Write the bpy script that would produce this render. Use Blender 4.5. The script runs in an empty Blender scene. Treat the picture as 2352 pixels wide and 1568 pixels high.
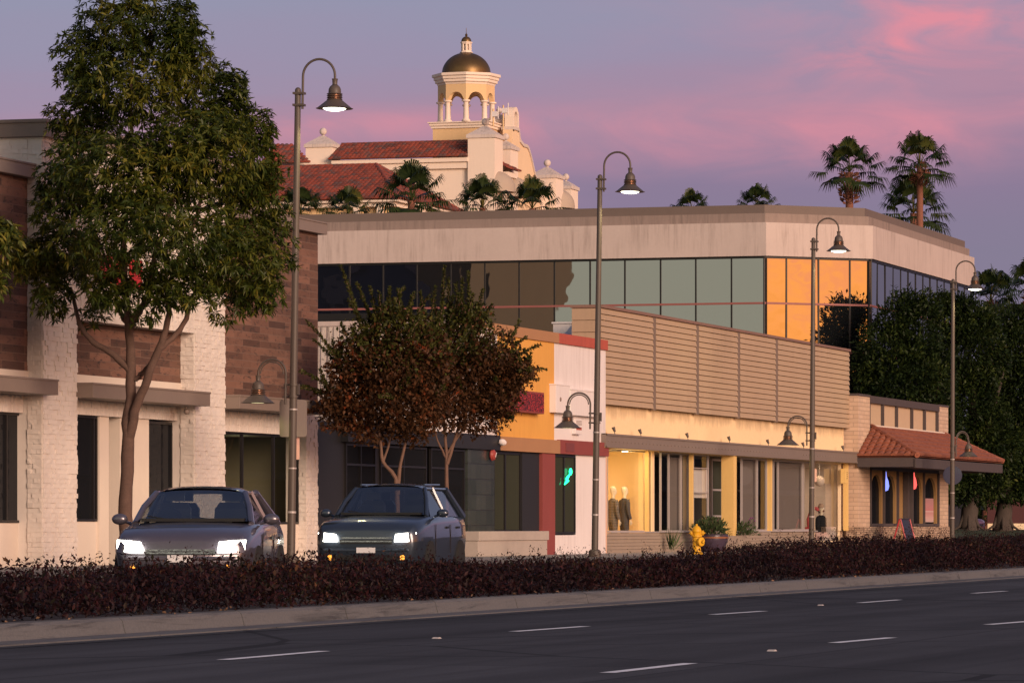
import bpy, math, random
import numpy as np
from mathutils import Vector, Matrix, Quaternion
random.seed(7); RNG = np.random.default_rng(7)
R = math.radians
scene = bpy.context.scene
COL = scene.collection

# ---------------------------------------------------------------- survey frame
# x runs along the street (away from the camera), y across it towards the shops, z up, metres.
# The photograph was surveyed with a 153 mm lens; these helpers give real positions of surveyed points.
HEAD = R(16.8); CH, SH = math.cos(HEAD), math.sin(HEAD); FPX = 10000.0; EYE = 0.95
def on_t(px, t):
    k = (px - 1176) / FPX
    d = t / (SH - CH * k)
    return d * (CH + SH * k), d                      # s, depth
def on_s(px, s):
    k = (px - 1176) / FPX
    d = s / (CH + SH * k)
    return d * (SH - CH * k), d                      # t, depth
def zat(py, d): return EYE - (py - 1206) * d / FPX
def st(px, t, py):
    s, d = on_t(px, t); return s, zat(py, d)
def ts(px, s, py):
    t, d = on_s(px, s); return t, zat(py, d)
def wpt(px, py, d):
    k = (px - 1176) / FPX
    return Vector((d * (CH + SH * k), d * (SH - CH * k), zat(py, d)))
def S(px, t): return on_t(px, t)[0]

# ---------------------------------------------------------------- materials
def srgb(r, g, b):
    f = lambda c: (c / 255) / 12.92 if c / 255 <= .04045 else ((c / 255 + .055) / 1.055) ** 2.4
    return (f(r), f(g), f(b))
def nt(name):
    m = bpy.data.materials.new(name); m.use_nodes = True
    n = m.node_tree; n.nodes.clear()
    out = n.nodes.new('ShaderNodeOutputMaterial')
    return m, n, out
def lk(n, a, b): n.links.new(a, b)
def nd(n, kind, **kw):
    x = n.nodes.new(kind)
    for k, v in kw.items(): setattr(x, k, v)
    return x
def mixc(n, fac, a, b, blend='MIX'):
    m = nd(n, 'ShaderNodeMix', data_type='RGBA', blend_type=blend)
    for sock, v in ((m.inputs[0], fac), (m.inputs[6], a), (m.inputs[7], b)):
        if hasattr(v, 'is_linked') or hasattr(v, 'links'): lk(n, v, sock)
        else: sock.default_value = v if isinstance(v, (int, float)) else (*v[:3], 1)
    return m.outputs[2]
def mth(n, op, a, b=None, clamp=False):
    m = nd(n, 'ShaderNodeMath', operation=op, use_clamp=clamp)
    for i, v in enumerate((a, b)):
        if v is None: continue
        if hasattr(v, 'links'): lk(n, v, m.inputs[i])
        else: m.inputs[i].default_value = v
    return m.outputs[0]
def ramp(n, fac, stops, interp='LINEAR'):
    r = nd(n, 'ShaderNodeValToRGB'); r.color_ramp.interpolation = interp
    el = r.color_ramp.elements
    while len(el) > 1: el.remove(el[-1])
    for i, (p, c) in enumerate(stops):
        e = el[0] if i == 0 else el.new(p)
        e.position = p; e.color = (*c[:3], 1)
    lk(n, fac, r.inputs[0]); return r.outputs[0]
def noise(n, vec, scale, detail=4, rough=.6, dist=0):
    x = nd(n, 'ShaderNodeTexNoise'); x.inputs['Scale'].default_value = scale
    x.inputs['Detail'].default_value = detail; x.inputs['Roughness'].default_value = rough
    x.inputs['Distortion'].default_value = dist
    if vec is not None: lk(n, vec, x.inputs['Vector'])
    return x.outputs['Fac']
def mapping(n, vec, sc=(1, 1, 1), loc=(0, 0, 0)):
    m = nd(n, 'ShaderNodeMapping'); m.inputs['Scale'].default_value = sc; m.inputs['Location'].default_value = loc
    lk(n, vec, m.inputs['Vector']); return m.outputs[0]
def bump(n, h, strength, dist=.01):
    b = nd(n, 'ShaderNodeBump'); b.inputs['Strength'].default_value = strength; b.inputs['Distance'].default_value = dist
    lk(n, h, b.inputs['Height']); return b.outputs[0]
MATS = {}
def M(name, col, rough=.75, var=.18, vs=1.5, fine=25, bmp=.25, streak=0.0, streak_col=(.06, .045, .035), metal=0.0, spec=.4, coat=0):
    """plain surface: large blotches, fine grain, optional rain streaks (real stains) and bump"""
    if name in MATS: return MATS[name]
    m, n, out = nt(name)
    p = nd(n, 'ShaderNodeBsdfPrincipled'); lk(n, p.outputs[0], out.inputs[0])
    tc = nd(n, 'ShaderNodeTexCoord').outputs['Object']
    big = noise(n, tc, vs, 5, .65); sm = noise(n, tc, fine, 3, .6)
    c = tuple(col)
    a = mixc(n, mth(n, 'MULTIPLY', big, 1.0), tuple(x * (1 - var) for x in c), tuple(min(1, x * (1 + var)) for x in c))
    a = mixc(n, var * .9, a, mixc(n, sm, (0, 0, 0), (1, 1, 1)), 'SOFT_LIGHT')
    if streak > 0:
        sv = mapping(n, tc, (2.2, 2.2, .16))
        sn = noise(n, sv, 2.4, 6, .7)
        s2 = noise(n, tc, .5, 3, .5)
        f = mth(n, 'MULTIPLY', mth(n, 'MULTIPLY', mth(n, 'SUBTRACT', sn, .46, True), 4.0, True), mth(n, 'MULTIPLY', mth(n, 'SUBTRACT', s2, .38, True), 4.0, True))
        a = mixc(n, mth(n, 'MULTIPLY', f, streak), a, streak_col)
    lk(n, a, p.inputs['Base Color'])
    p.inputs['Roughness'].default_value = rough; p.inputs['Metallic'].default_value = metal
    p.inputs['Specular IOR Level'].default_value = spec; p.inputs['Coat Weight'].default_value = coat
    if bmp: lk(n, bump(n, sm, bmp, .006), p.inputs['Normal'])
    MATS[name] = m; return m
def emit(name, col, strength):
    if name in MATS: return MATS[name]
    m, n, out = nt(name); e = nd(n, 'ShaderNodeEmission'); e.inputs[0].default_value = (*col, 1); e.inputs[1].default_value = strength
    lk(n, e.outputs[0], out.inputs[0]); MATS[name] = m; return m
def brick_mat(name, c1, c2, mortar, bw, bh, msize=.008, stain=None, stain_amt=.0, off=.5, rough=.85, bmp=.6):
    m, n, out = nt(name)
    p = nd(n, 'ShaderNodeBsdfPrincipled'); lk(n, p.outputs[0], out.inputs[0]); p.inputs['Roughness'].default_value = rough
    tc = nd(n, 'ShaderNodeTexCoord').outputs['Object']
    sx = nd(n, 'ShaderNodeSeparateXYZ'); lk(n, tc, sx.inputs[0])
    cb = nd(n, 'ShaderNodeCombineXYZ'); lk(n, mth(n, 'ADD', sx.outputs[0], sx.outputs[1]), cb.inputs[0]); lk(n, sx.outputs[2], cb.inputs[1])
    b = nd(n, 'ShaderNodeTexBrick'); b.offset = off
    lk(n, cb.outputs[0], b.inputs['Vector'])
    b.inputs['Color1'].default_value = (0, 0, 0, 1); b.inputs['Color2'].default_value = (1, 1, 1, 1); b.inputs['Mortar'].default_value = (.5, .5, .5, 1)
    b.inputs['Scale'].default_value = 1; b.inputs['Mortar Size'].default_value = msize; b.inputs['Mortar Smooth'].default_value = .1
    b.inputs['Brick Width'].default_value = bw; b.inputs['Row Height'].default_value = bh; b.inputs['Bias'].default_value = 0
    big = noise(n, mapping(n, tc, (1, 1, 2.2)), 2.4, 6, .7, .4); sm = noise(n, tc, 30, 3, .6)
    a = ramp(n, b.outputs['Color'], [(0, c1), (.55, tuple((x + y) / 2 for x, y in zip(c1, c2))), (1, c2)])
    a = mixc(n, .35, a, mixc(n, big, (.1, .1, .1), (.9, .9, .9)), 'SOFT_LIGHT')
    if stain is not None:
        f = mth(n, 'MULTIPLY', mth(n, 'SUBTRACT', noise(n, mapping(n, tc, (1, 1, 3.2)), 3.1, 7, .75, .6), .53, True), 9, True)
        a = mixc(n, mth(n, 'MULTIPLY', f, stain_amt), a, stain)
        # a few odd darker blocks
        f2 = mth(n, 'MULTIPLY', mth(n, 'SUBTRACT', b.outputs['Color'], .93, True), 14, True)
        a = mixc(n, mth(n, 'MULTIPLY', f2, .7), a, tuple(x * .35 for x in c1))
    a = mixc(n, mth(n, 'MULTIPLY', b.outputs['Fac'], .8), a, mortar)
    lk(n, a, p.inputs['Base Color'])
    h = mth(n, 'SUBTRACT', mth(n, 'MULTIPLY', sm, .3), b.outputs['Fac'])
    lk(n, bump(n, h, bmp, .01), p.inputs['Normal'])
    MATS[name] = m; return m
def glass_dark(name, base, rough=.03, tint=(.55, .58, .5), fac=.5, wav=.02, edge=0.0, clear=0.0):
    """coated tinted office glazing: a dark body under a mirror-like coating"""
    m, n, out = nt(name)
    tc = nd(n, 'ShaderNodeTexCoord').outputs['Object']
    nrm = bump(n, noise(n, tc, .55, 2, .5), wav, 1.0)
    g = nd(n, 'ShaderNodeBsdfGlossy'); g.inputs['Color'].default_value = (*tint, 1); g.inputs['Roughness'].default_value = rough; lk(n, nrm, g.inputs['Normal'])
    d = nd(n, 'ShaderNodeBsdfDiffuse'); d.inputs['Color'].default_value = (*base, 1)
    mx = nd(n, 'ShaderNodeMixShader'); mx.inputs[0].default_value = fac
    if edge:
        lw = nd(n, 'ShaderNodeLayerWeight'); lw.inputs[0].default_value = .5
        lk(n, mth(n, 'ADD', fac, mth(n, 'MULTIPLY', mth(n, 'POWER', lw.outputs['Facing'], 3.0), edge)), mx.inputs[0])
    if clear:
        t = nd(n, 'ShaderNodeBsdfTransparent'); t.inputs[0].default_value = (.75, .8, .8, 1); m0 = nd(n, 'ShaderNodeMixShader'); m0.inputs[0].default_value = clear
        lk(n, d.outputs[0], m0.inputs[1]); lk(n, t.outputs[0], m0.inputs[2]); d = m0
    lk(n, d.outputs[0], mx.inputs[1]); lk(n, g.outputs[0], mx.inputs[2]); lk(n, mx.outputs[0], out.inputs[0])
    MATS[name] = m; return m
def glass_clear(name, tint=(.9, .92, .9), refl=.8):
    m, n, out = nt(name)
    t = nd(n, 'ShaderNodeBsdfTransparent'); t.inputs[0].default_value = (*tint, 1)
    g = nd(n, 'ShaderNodeBsdfGlossy'); g.inputs['Roughness'].default_value = .02
    lw = nd(n, 'ShaderNodeLayerWeight'); lw.inputs[0].default_value = .5
    fr = mth(n, 'ADD', .04, mth(n, 'MULTIPLY', mth(n, 'POWER', lw.outputs['Facing'], 5.0), .96))
    mx = nd(n, 'ShaderNodeMixShader'); lk(n, mth(n, 'MULTIPLY', fr, refl), mx.inputs[0])
    lk(n, t.outputs[0], mx.inputs[1]); lk(n, g.outputs[0], mx.inputs[2]); lk(n, mx.outputs[0], out.inputs[0])
    MATS[name] = m; return m
def leaf_mat(name, stops, rough=.5, trans=.25, spec=.2):
    m, n, out = nt(name)
    at = nd(n, 'ShaderNodeAttribute'); at.attribute_name = 'hue'
    c = ramp(n, at.outputs['Fac'], stops)
    p = nd(n, 'ShaderNodeBsdfPrincipled'); p.inputs['Roughness'].default_value = rough; p.inputs['Specular IOR Level'].default_value = spec
    lk(n, c, p.inputs['Base Color'])
    tr = nd(n, 'ShaderNodeBsdfTranslucent'); lk(n, c, tr.inputs[0])
    mx = nd(n, 'ShaderNodeMixShader'); mx.inputs[0].default_value = trans
    lk(n, p.outputs[0], mx.inputs[1]); lk(n, tr.outputs[0], mx.inputs[2]); lk(n, mx.outputs[0], out.inputs[0])
    MATS[name] = m; return m
def tile_mat(name, stops):
    m, n, out = nt(name)
    at = nd(n, 'ShaderNodeAttribute'); at.attribute_name = 'hue'
    tc = nd(n, 'ShaderNodeTexCoord').outputs['Object']
    c = ramp(n, at.outputs['Fac'], stops)
    c = mixc(n, .4, c, mixc(n, noise(n, tc, 6, 5, .7), (.05, .05, .05), (.95, .95, .95)), 'SOFT_LIGHT')
    p = nd(n, 'ShaderNodeBsdfPrincipled'); p.inputs['Roughness'].default_value = .8; lk(n, c, p.inputs['Base Color'])
    lk(n, p.outputs[0], out.inputs[0]); MATS[name] = m; return m

# ---------------------------------------------------------------- mesh helpers
class MB:
    def __init__(s): s.v = []; s.f = []; s.h = []
    def add(s, vs, fs, hue=None):
        o = len(s.v); s.v += [tuple(v) for v in vs]; s.f += [tuple(i + o for i in f) for f in fs]
        if hue is not None: s.h += [hue] * len(fs)
        return s
    def box(s, x0, x1, y0, y1, z0, z1):
        x0, x1 = sorted((x0, x1)); y0, y1 = sorted((y0, y1)); z0, z1 = sorted((z0, z1))
        return s.add([(x0, y0, z0), (x1, y0, z0), (x1, y1, z0), (x0, y1, z0), (x0, y0, z1), (x1, y0, z1), (x1, y1, z1), (x0, y1, z1)],
                     [(0, 3, 2, 1), (4, 5, 6, 7), (0, 1, 5, 4), (1, 2, 6, 5), (2, 3, 7, 6), (3, 0, 4, 7)])
    def quad(s, *p): return s.add(p, [tuple(range(len(p)))])
    def prism(s, poly, z0, z1):                        # poly: xy, counter-clockwise
        n = len(poly)
        return s.add([(x, y, z0) for x, y in poly] + [(x, y, z1) for x, y in poly],
                     [tuple(range(n - 1, -1, -1)), tuple(range(n, 2 * n))] + [(i, (i + 1) % n, n + (i + 1) % n, n + i) for i in range(n)])
    def extrude(s, poly3, vec):                        # any planar polygon pushed along a vector
        n = len(poly3); a = [Vector(p) for p in poly3]; b = [p + Vector(vec) for p in a]
        return s.add(a + b, [tuple(range(n - 1, -1, -1)), tuple(range(n, 2 * n))] + [(i, (i + 1) % n, n + (i + 1) % n, n + i) for i in range(n)])
    def tube(s, pts, rad, n=10, cap=True):
        pts = [Vector(p) for p in pts]; rad = rad if hasattr(rad, '__len__') else [rad] * len(pts)
        rings = []; ref = None
        for i, p in enumerate(pts):
            d = (pts[min(i + 1, len(pts) - 1)] - pts[max(i - 1, 0)]).normalized()
            if ref is None: ref = Vector((1, 0, 0)) if abs(d.x) < .8 else Vector((0, 1, 0))
            u = (ref - d * ref.dot(d)).normalized(); w = d.cross(u); ref = u
            rings.append([p + (u * math.cos(2 * math.pi * j / n) + w * math.sin(2 * math.pi * j / n)) * rad[i] for j in range(n)])
        vs = [v for r in rings for v in r]; fs = []
        for i in range(len(pts) - 1):
            for j in range(n):
                k = (j + 1) % n; fs.append((i * n + j, i * n + k, (i + 1) * n + k, (i + 1) * n + j))
        if cap: fs += [tuple(range(n - 1, -1, -1)), tuple(range((len(pts) - 1) * n, len(pts) * n))]
        return s.add(vs, fs)
    def lathe(s, prof, c=(0, 0, 0), n=20, ax=None, rot=0):  # prof: (r, z) bottom to top
        vs = []
        for r, z in prof:
            for j in range(n):
                a = 2 * math.pi * j / n + rot; vs.append(Vector((r * math.cos(a), r * math.sin(a), z)))
        if ax is not None:
            q = Vector((0, 0, 1)).rotation_difference(Vector(ax)); vs = [q @ v for v in vs]
        c = Vector(c); vs = [v + c for v in vs]; fs = []
        for i in range(len(prof) - 1):
            for j in range(n):
                k = (j + 1) % n; fs.append((i * n + j, i * n + k, (i + 1) * n + k, (i + 1) * n + j))
        if prof[0][0] > 1e-6: fs.append(tuple(range(n - 1, -1, -1)))
        if prof[-1][0] > 1e-6: fs.append(tuple(range((len(prof) - 1) * n, len(prof) * n)))
        return s.add(vs, fs)
    def ball(s, c, r, n=16, m=10, sx=1, sy=1, sz=1):
        vs = []; 
        for i in range(m + 1):
            a = math.pi * i / m - math.pi / 2
            for j in range(n):
                b = 2 * math.pi * j / n
                vs.append((c[0] + r * sx * math.cos(a) * math.cos(b), c[1] + r * sy * math.cos(a) * math.sin(b), c[2] + r * sz * math.sin(a)))
        return s.add(vs, [(i * n + j, i * n + (j + 1) % n, (i + 1) * n + (j + 1) % n, (i + 1) * n + j) for i in range(m) for j in range(n)])
    def loft(s, rings, cap=True, close=True):
        n = len(rings[0]); vs = [v for r in rings for v in r]; fs = []
        for i in range(len(rings) - 1):
            for j in range(n if close else n - 1):
                k = (j + 1) % n; fs.append((i * n + j, i * n + k, (i + 1) * n + k, (i + 1) * n + j))
        if cap: fs += [tuple(range(n - 1, -1, -1)), tuple(range((len(rings) - 1) * n, len(rings) * n))]
        return s.add(vs, fs)
    def build(s, name, mat, parent=None, smooth=False, bevel=0):
        off = root_loc(parent) if parent else Vector((0, 0, 0))
        me = bpy.data.meshes.new(name)
        me.from_pydata([tuple(Vector(v) - off) for v in s.v], [], s.f); me.update()
        if s.h:
            at = me.attributes.new('hue', 'FLOAT', 'FACE'); at.data.foreach_set('value', s.h[:len(me.polygons)])
        o = bpy.data.objects.new(name, me); COL.objects.link(o)
        if mat: me.materials.append(mat)
        import bmesh
        if len(me.polygons) < 20000 and not s.h:
            bm = bmesh.new(); bm.from_mesh(me); bmesh.ops.remove_doubles(bm, verts=bm.verts, dist=1e-5) if smooth else None
            bmesh.ops.recalc_face_normals(bm, faces=bm.faces); bm.to_mesh(me); bm.free()
        if smooth:
            me.polygons.foreach_set('use_smooth', [True] * len(me.polygons))
            try: me.set_sharp_from_angle(angle=R(40))
            except Exception: pass
        if bevel:
            b = o.modifiers.new('bevel', 'BEVEL'); b.width = bevel; b.segments = 2; b.limit_method = 'ANGLE'; b.angle_limit = R(40)
        if parent: o.parent = parent
        return o
def root_loc(o):
    v = Vector((0, 0, 0))
    while o is not None: v += o.location; o = o.parent
    return v
def tag(o, label=None, cat=None, group=None, kind=None):
    if label: o['label'] = label
    if cat: o['category'] = cat
    if group: o['group'] = group
    if kind: o['kind'] = kind
    return o
def thing(name, label, cat, loc, group=None):
    o = bpy.data.objects.new(name, None); COL.objects.link(o); o.location = loc; o.empty_display_size = .3
    return tag(o, label, cat, group)
def copy_tree(o, parent=None):
    c = o.copy(); COL.objects.link(c)
    if parent is not None: c.parent = parent
    for ch in list(o.children): copy_tree(ch, c)
    return c
def fast_mesh(name, V, F, mat, parent=None, hue=None, smooth=False):
    """V (n,3) array, F (m,k) array"""
    V = np.asarray(V, float); F = np.asarray(F, np.int32)
    if parent is not None: V = V - np.array(root_loc(parent))
    me = bpy.data.meshes.new(name)
    me.vertices.add(len(V)); me.vertices.foreach_set('co', V.astype(np.float32).ravel())
    k = F.shape[1]; me.loops.add(F.size); me.loops.foreach_set('vertex_index', F.ravel())
    me.polygons.add(len(F)); me.polygons.foreach_set('loop_start', np.arange(0, F.size, k, dtype=np.int32)); me.polygons.foreach_set('loop_total', np.full(len(F), k, np.int32))
    me.update(calc_edges=True)
    if hue is not None:
        at = me.attributes.new('hue', 'FLOAT', 'FACE'); at.data.foreach_set('value', np.asarray(hue, np.float32))
    if smooth: me.polygons.foreach_set('use_smooth', [True] * len(F))
    me.materials.append(mat)
    o = bpy.data.objects.new(name, me); COL.objects.link(o)
    if parent is not None: o.parent = parent
    return o
def unit(a): return a / np.maximum(np.linalg.norm(a, axis=-1, keepdims=True), 1e-9)
def rdir(n): return unit(RNG.normal(size=(n, 3)))
def leaf_arrays(P, D, L, W, fold=.25, droop=0.0):
    n = len(P); D = unit(D); L = np.broadcast_to(L, (n,))[:, None]; W = np.broadcast_to(W, (n,))[:, None]
    ref = np.tile(np.array([[0, 0, 1.0]]), (n, 1)) + .5 * RNG.normal(size=(n, 3))
    Sd = unit(np.cross(D, ref)); N = np.cross(Sd, D)
    tip = P + D * L; tip[:, 2] -= droop * L[:, 0]
    mid = P + D * L * .45; mid[:, 2] -= droop * L[:, 0] * .2
    a = mid + Sd * W * .5 + N * W * fold; b = mid - Sd * W * .5 + N * W * fold
    V = np.stack([P, a, tip, b], 1).reshape(-1, 3)
    i = np.arange(n) * 4
    F = np.concatenate([np.stack([i, i + 1, i + 2], 1), np.stack([i, i + 2, i + 3], 1)], 0)
    return V, F
def leaves(name, P, D, L, W, mat, parent, hue, fold=.25, droop=0.0):
    V, F = leaf_arrays(P, D, L, W, fold, droop)
    return fast_mesh(name, V, F, mat, parent, np.concatenate([hue, hue]))
def tile_roof(mb, o, u, v, poly, pitch=.27, course=.38, hues=(0, 1)):
    """barrel tiles over a planar polygon given in (along eave, up slope) metres"""
    o = Vector(o); u = Vector(u).normalized(); v = Vector(v).normalized(); w = u.cross(v)
    if w.z < 0: w = -w
    us = [p[0] for p in poly]; nc = max(1, round((max(us) - min(us)) / pitch)); pw = (max(us) - min(us)) / nc
    m = 6
    for c in range(nc):
        uc = min(us) + (c + .5) * pw; vals = []
        for i in range(len(poly)):
            (u0, v0), (u1, v1) = poly[i], poly[(i + 1) % len(poly)]
            if (u0 - uc) * (u1 - uc) < 0: vals.append(v0 + (v1 - v0) * (uc - u0) / (u1 - u0))
        if len(vals) < 2: continue
        a, b = min(vals), max(vals)
        k0 = math.floor(a / course); kv = max(a, k0 * course)
        k = k0
        while k * course < b - .02:
            v0 = max(a, k * course); v1 = min(b, (k + 1) * course + .03); k += 1
            if v1 - v0 < .05: continue
            r0 = pw * .56; r1 = pw * .46; lift = .035
            jit = random.uniform(-.006, .006)
            low = [o + u * (uc + jit + r0 * math.cos(math.pi * j / m)) + v * v0 + w * (lift + r0 * .8 * math.sin(math.pi * j / m)) for j in range(m + 1)]
            top = [o + u * (uc + jit + r1 * math.cos(math.pi * j / m)) + v * v1 + w * (r1 * .8 * math.sin(math.pi * j / m)) for j in range(m + 1)]
            n = m + 1
            mb.add(low + top, [(j, j + 1, n + j + 1, n + j) for j in range(m)] + [tuple(range(n - 1, -1, -1))], random.random())
    P = [o + u * a + v * b - w * .02 for a, b in poly]
    mb.add(P, [tuple(range(len(P)))], .05)
# ---------------------------------------------------------------- palette
C_WHITE = M('white_stone', (.68, .62, .57), .85, .12, 1.2, 18, .5, streak=.25, streak_col=(.4, .3, .22))
C_PLASTER = M('pale_plaster', (.66, .58, .5), .85, .1, 1, 20, .2)
C_BROWNBRICK = brick_mat('brown_brick_cladding', (.075, .038, .028), (.235, .12, .082), (.2, .13, .1), 1.1, .158, .006, (.035, .024, .022), .92)
C_TAUPE = M('taupe_metal', (.21, .165, .14), .55, .08, .8, 8, .05)
C_SIDING = M('tan_siding', (.42, .305, .205), .7, .09, .7, 12, .12, streak=.12)
C_SIDELINE = M('siding_batten', (.19, .14, .11), .7, .08)
C_CREAM = M('cream_stucco', (.78, .63, .42), .85, .08, 1, 24, .2, streak=.15, streak_col=(.45, .33, .2))
C_YPOST = M('yellow_post', (.74, .5, .18), .7, .1, 1, 16, .15)
C_YELLOW = M('yellow_painted_wall', (.7, .36, .08), .8, .1, .8, 18, .25, streak=.3, streak_col=(.4, .18, .05))
C_WPAINT = M('white_painted_wall', (.74, .69, .68), .8, .08, .8, 18, .3, streak=.35, streak_col=(.36, .28, .26))
C_ORANGECAP = M('orange_brown_paint', (.38, .2, .1), .75, .1)
C_REDCAP = M('red_paint', (.42, .09, .06), .7, .15, 2, 14, .2, streak=.3, streak_col=(.16, .04, .03))
C_MAROON = M('maroon_paint', (.24, .055, .05), .7, .1)
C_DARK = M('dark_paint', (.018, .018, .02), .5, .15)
C_BLACKFRAME = M('black_frame_metal', (.014, .013, .014), .4, .1)
C_ALU = M('aluminium', (.42, .38, .37), .5, .06, .8, 10, .03, metal=.2)
C_CONC = M('pale_concrete', (.52, .435, .4), .85, .12, .35, 10, .2, streak=.6, streak_col=(.2, .15, .13))
C_CONCDARK = M('stained_concrete', (.27, .21, .185), .85, .12, .5, 9, .2, streak=.7, streak_col=(.1, .08, .07))
C_ROOFCAP = M('dark_roof_cap', (.15, .115, .1), .7, .1)
C_REDLINE = M('red_mullion', (.28, .1, .09), .5, .1)
C_STUCCO = M('peach_white_stucco', (.8, .67, .56), .88, .07, .5, 12, .35, streak=.18, streak_col=(.42, .33, .28))
C_OCHRE = M('ochre_stucco', (.72, .5, .27), .88, .08, .5, 12, .3, streak=.15, streak_col=(.4, .24, .1))
C_CAPSTONE = M('weathered_cap', (.62, .53, .48), .85, .12, 2, 10, .3, streak=.6, streak_col=(.14, .12, .11))
C_BRASS = M('bronze_dome', (.17, .105, .045), .42, .3, 1.4, 12, .1, metal=.75, streak=.4, streak_col=(.07, .05, .03))
C_POLE = M('taupe_pole_paint', (.085, .068, .058), .5, .1, 2, 12, .05)
C_COPPER = M('copper_bands', (.35, .17, .1), .35, .1, metal=.8)
C_ASPHALT = None
C_BUFFBRICK = brick_mat('buff_slump_block', (.5, .36, .26), (.6, .44, .32), (.34, .25, .19), .62, .15, .012, None, 0)
C_LEDGE = brick_mat('ledger_stone', (.2, .13, .09), (.62, .45, .32), (.07, .05, .04), .2, .07, .008, (.1, .07, .05), .5)
C_DARKWOOD = M('dark_wood', (.07, .055, .055), .7, .2, 3)
C_PANEL = M('tan_panel', (.5, .37, .25), .8, .1, 3)
C_TILE_FAR = tile_mat('red_roof_tile', [(0, (.12, .042, .032)), (.25, (.22, .05, .032)), (.7, (.3, .065, .036)), (.86, (.14, .07, .06)), (1, (.1, .055, .05))])
C_TILE = tile_mat('terracotta_tile', [(0, (.2, .065, .04)), (.6, (.3, .1, .055)), (1, (.24, .08, .05))])
C_BARK = M('brown_bark', (.105, .064, .05), .9, .4, 6, 40, .9)
C_BARK2 = M('pale_smooth_bark', (.15, .088, .064), .8, .3, 6, 40, .5)
C_BARKGREY = M('grey_bark', (.06, .047, .04), .9, .35, 3, 25, .8)
C_PALMBARK = M('palm_bark', (.22, .09, .06), .9, .4, 6, 30, .9)
C_GLASS_OFFICE = glass_dark('office_glass', (.012, .014, .018), .015, (.7, .69, .67), .58, .012, .4)
C_GLASS_DARK = glass_dark('shop_glass', (.012, .013, .016), .03, (.7, .72, .75), .07, .004)
C_GLASS_TINT = glass_dark('tinted_shop_glass', (.045, .05, .036), .04, (.7, .72, .75), .09, .004)
C_GLASS = glass_clear('clear_glass')
C_BLIND = M('grey_blind', (.2, .165, .15), .8, .06, 1, 30, .05)
C_LAMPGLOW = emit('lamp_glow', (1, .93, .7), 7)
C_LAMPDIM = emit('lamp_dim_glow', (1, .85, .45), 1.6)
C_HEAD = emit('headlight_glow', (1, .93, .8), 12)

# ---------------------------------------------------------------- sky, sun, camera
w = bpy.data.worlds.new('World'); scene.world = w; w.use_nodes = True
n = w.node_tree; n.nodes.clear()
wo = nd(n, 'ShaderNodeOutputWorld')
tc = nd(n, 'ShaderNodeTexCoord').outputs['Generated']
sp = nd(n, 'ShaderNodeSeparateXYZ'); lk(n, tc, sp.inputs[0])
SUN_AZ = Vector((-.65, -.76, 0))
dotz = nd(n, 'ShaderNodeVectorMath', operation='DOT_PRODUCT'); lk(n, tc, dotz.inputs[0]); dotz.inputs[1].default_value = (-.36, -.933, 0)
right = nd(n, 'ShaderNodeVectorMath', operation='DOT_PRODUCT'); lk(n, tc, right.inputs[0]); right.inputs[1].default_value = (SH, -CH, 0)   # screen-independent bearing
z = sp.outputs[2]; br = right.outputs['Value']
# long soft cloud bands low in the sky: noise stretched along the horizon bends the height used by the gradient
sv = mapping(n, tc, (6, 6, 55))
nz = noise(n, sv, 1.0, 5, .55, .3)
zz_ = mth(n, 'ADD', z, mth(n, 'MULTIPLY', mth(n, 'SUBTRACT', nz, .5), .03))
zz_ = mth(n, 'ADD', zz_, mth(n, 'MULTIPLY', br, -.08))
zs = mth(n, 'MULTIPLY', zz_, 4.0)
EAST = [(0, srgb(124, 119, 148)), (.2, srgb(129, 121, 149)), (.285, srgb(134, 119, 151)), (.33, srgb(154, 127, 156)), (.365, srgb(170, 134, 160)),
        (.40, srgb(160, 136, 164)), (.44, srgb(151, 141, 170)), (.49, srgb(145, 145, 173)), (.6, srgb(140, 146, 175)), (1, srgb(88, 98, 132))]
east = ramp(n, zs, EAST)
# pink lit cloud patches
cv = mapping(n, tc, (26, 26, 85), (3.1, 1.7, .4))
cn = noise(n, cv, 1.0, 6, .55, .9)
def gauss(v, c, wdt):
    d = mth(n, 'DIVIDE', mth(n, 'SUBTRACT', v, c), wdt); return mth(n, 'EXPONENT', mth(n, 'MULTIPLY', mth(n, 'MULTIPLY', d, d), -1))
def blob(bx, bz, wx, wz, slope=0.0):
    zc = mth(n, 'ADD', mth(n, 'MULTIPLY', mth(n, 'SUBTRACT', br, bx), -slope), z) if slope else z
    return mth(n, 'MULTIPLY', gauss(br, bx, wx), gauss(zc, bz, wz))
def bd(px, py):      # bearing and height of a surveyed sky point
    k = (px - 1176) / FPX; q = (1206 - py) / FPX; L = math.sqrt(1 + k * k + q * q); return k / L, q / L
bl = None
for px, py, wx, wz, sl, amt in [(2015, 112, .016, .0042, .2, .62), (2265, 45, .026, .0075, -.05, .58), (2310, 192, .04, .0034, -.13, .5), (1960, 15, .03, .006, -.1, .3), (2180, 90, .06, .02, 0, .16),
                                 (1000, 285, .06, .003, 0, .4), (1650, 330, .05, .006, 0, .3), (2050, 290, .05, .008, 0, .3), (700, 330, .04, .006, 0, .25)]:
    bx, bz = bd(px, py); b = mth(n, 'MULTIPLY', blob(bx, bz, wx, wz, sl), amt)
    bl = b if bl is None else mth(n, 'ADD', bl, b)
cf = mth(n, 'MULTIPLY', bl, mth(n, 'ADD', .12, mth(n, 'MULTIPLY', mth(n, 'SUBTRACT', cn, .4, True), 4.2)), True)
east = mixc(n, cf, east, srgb(222, 140, 158))
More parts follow.
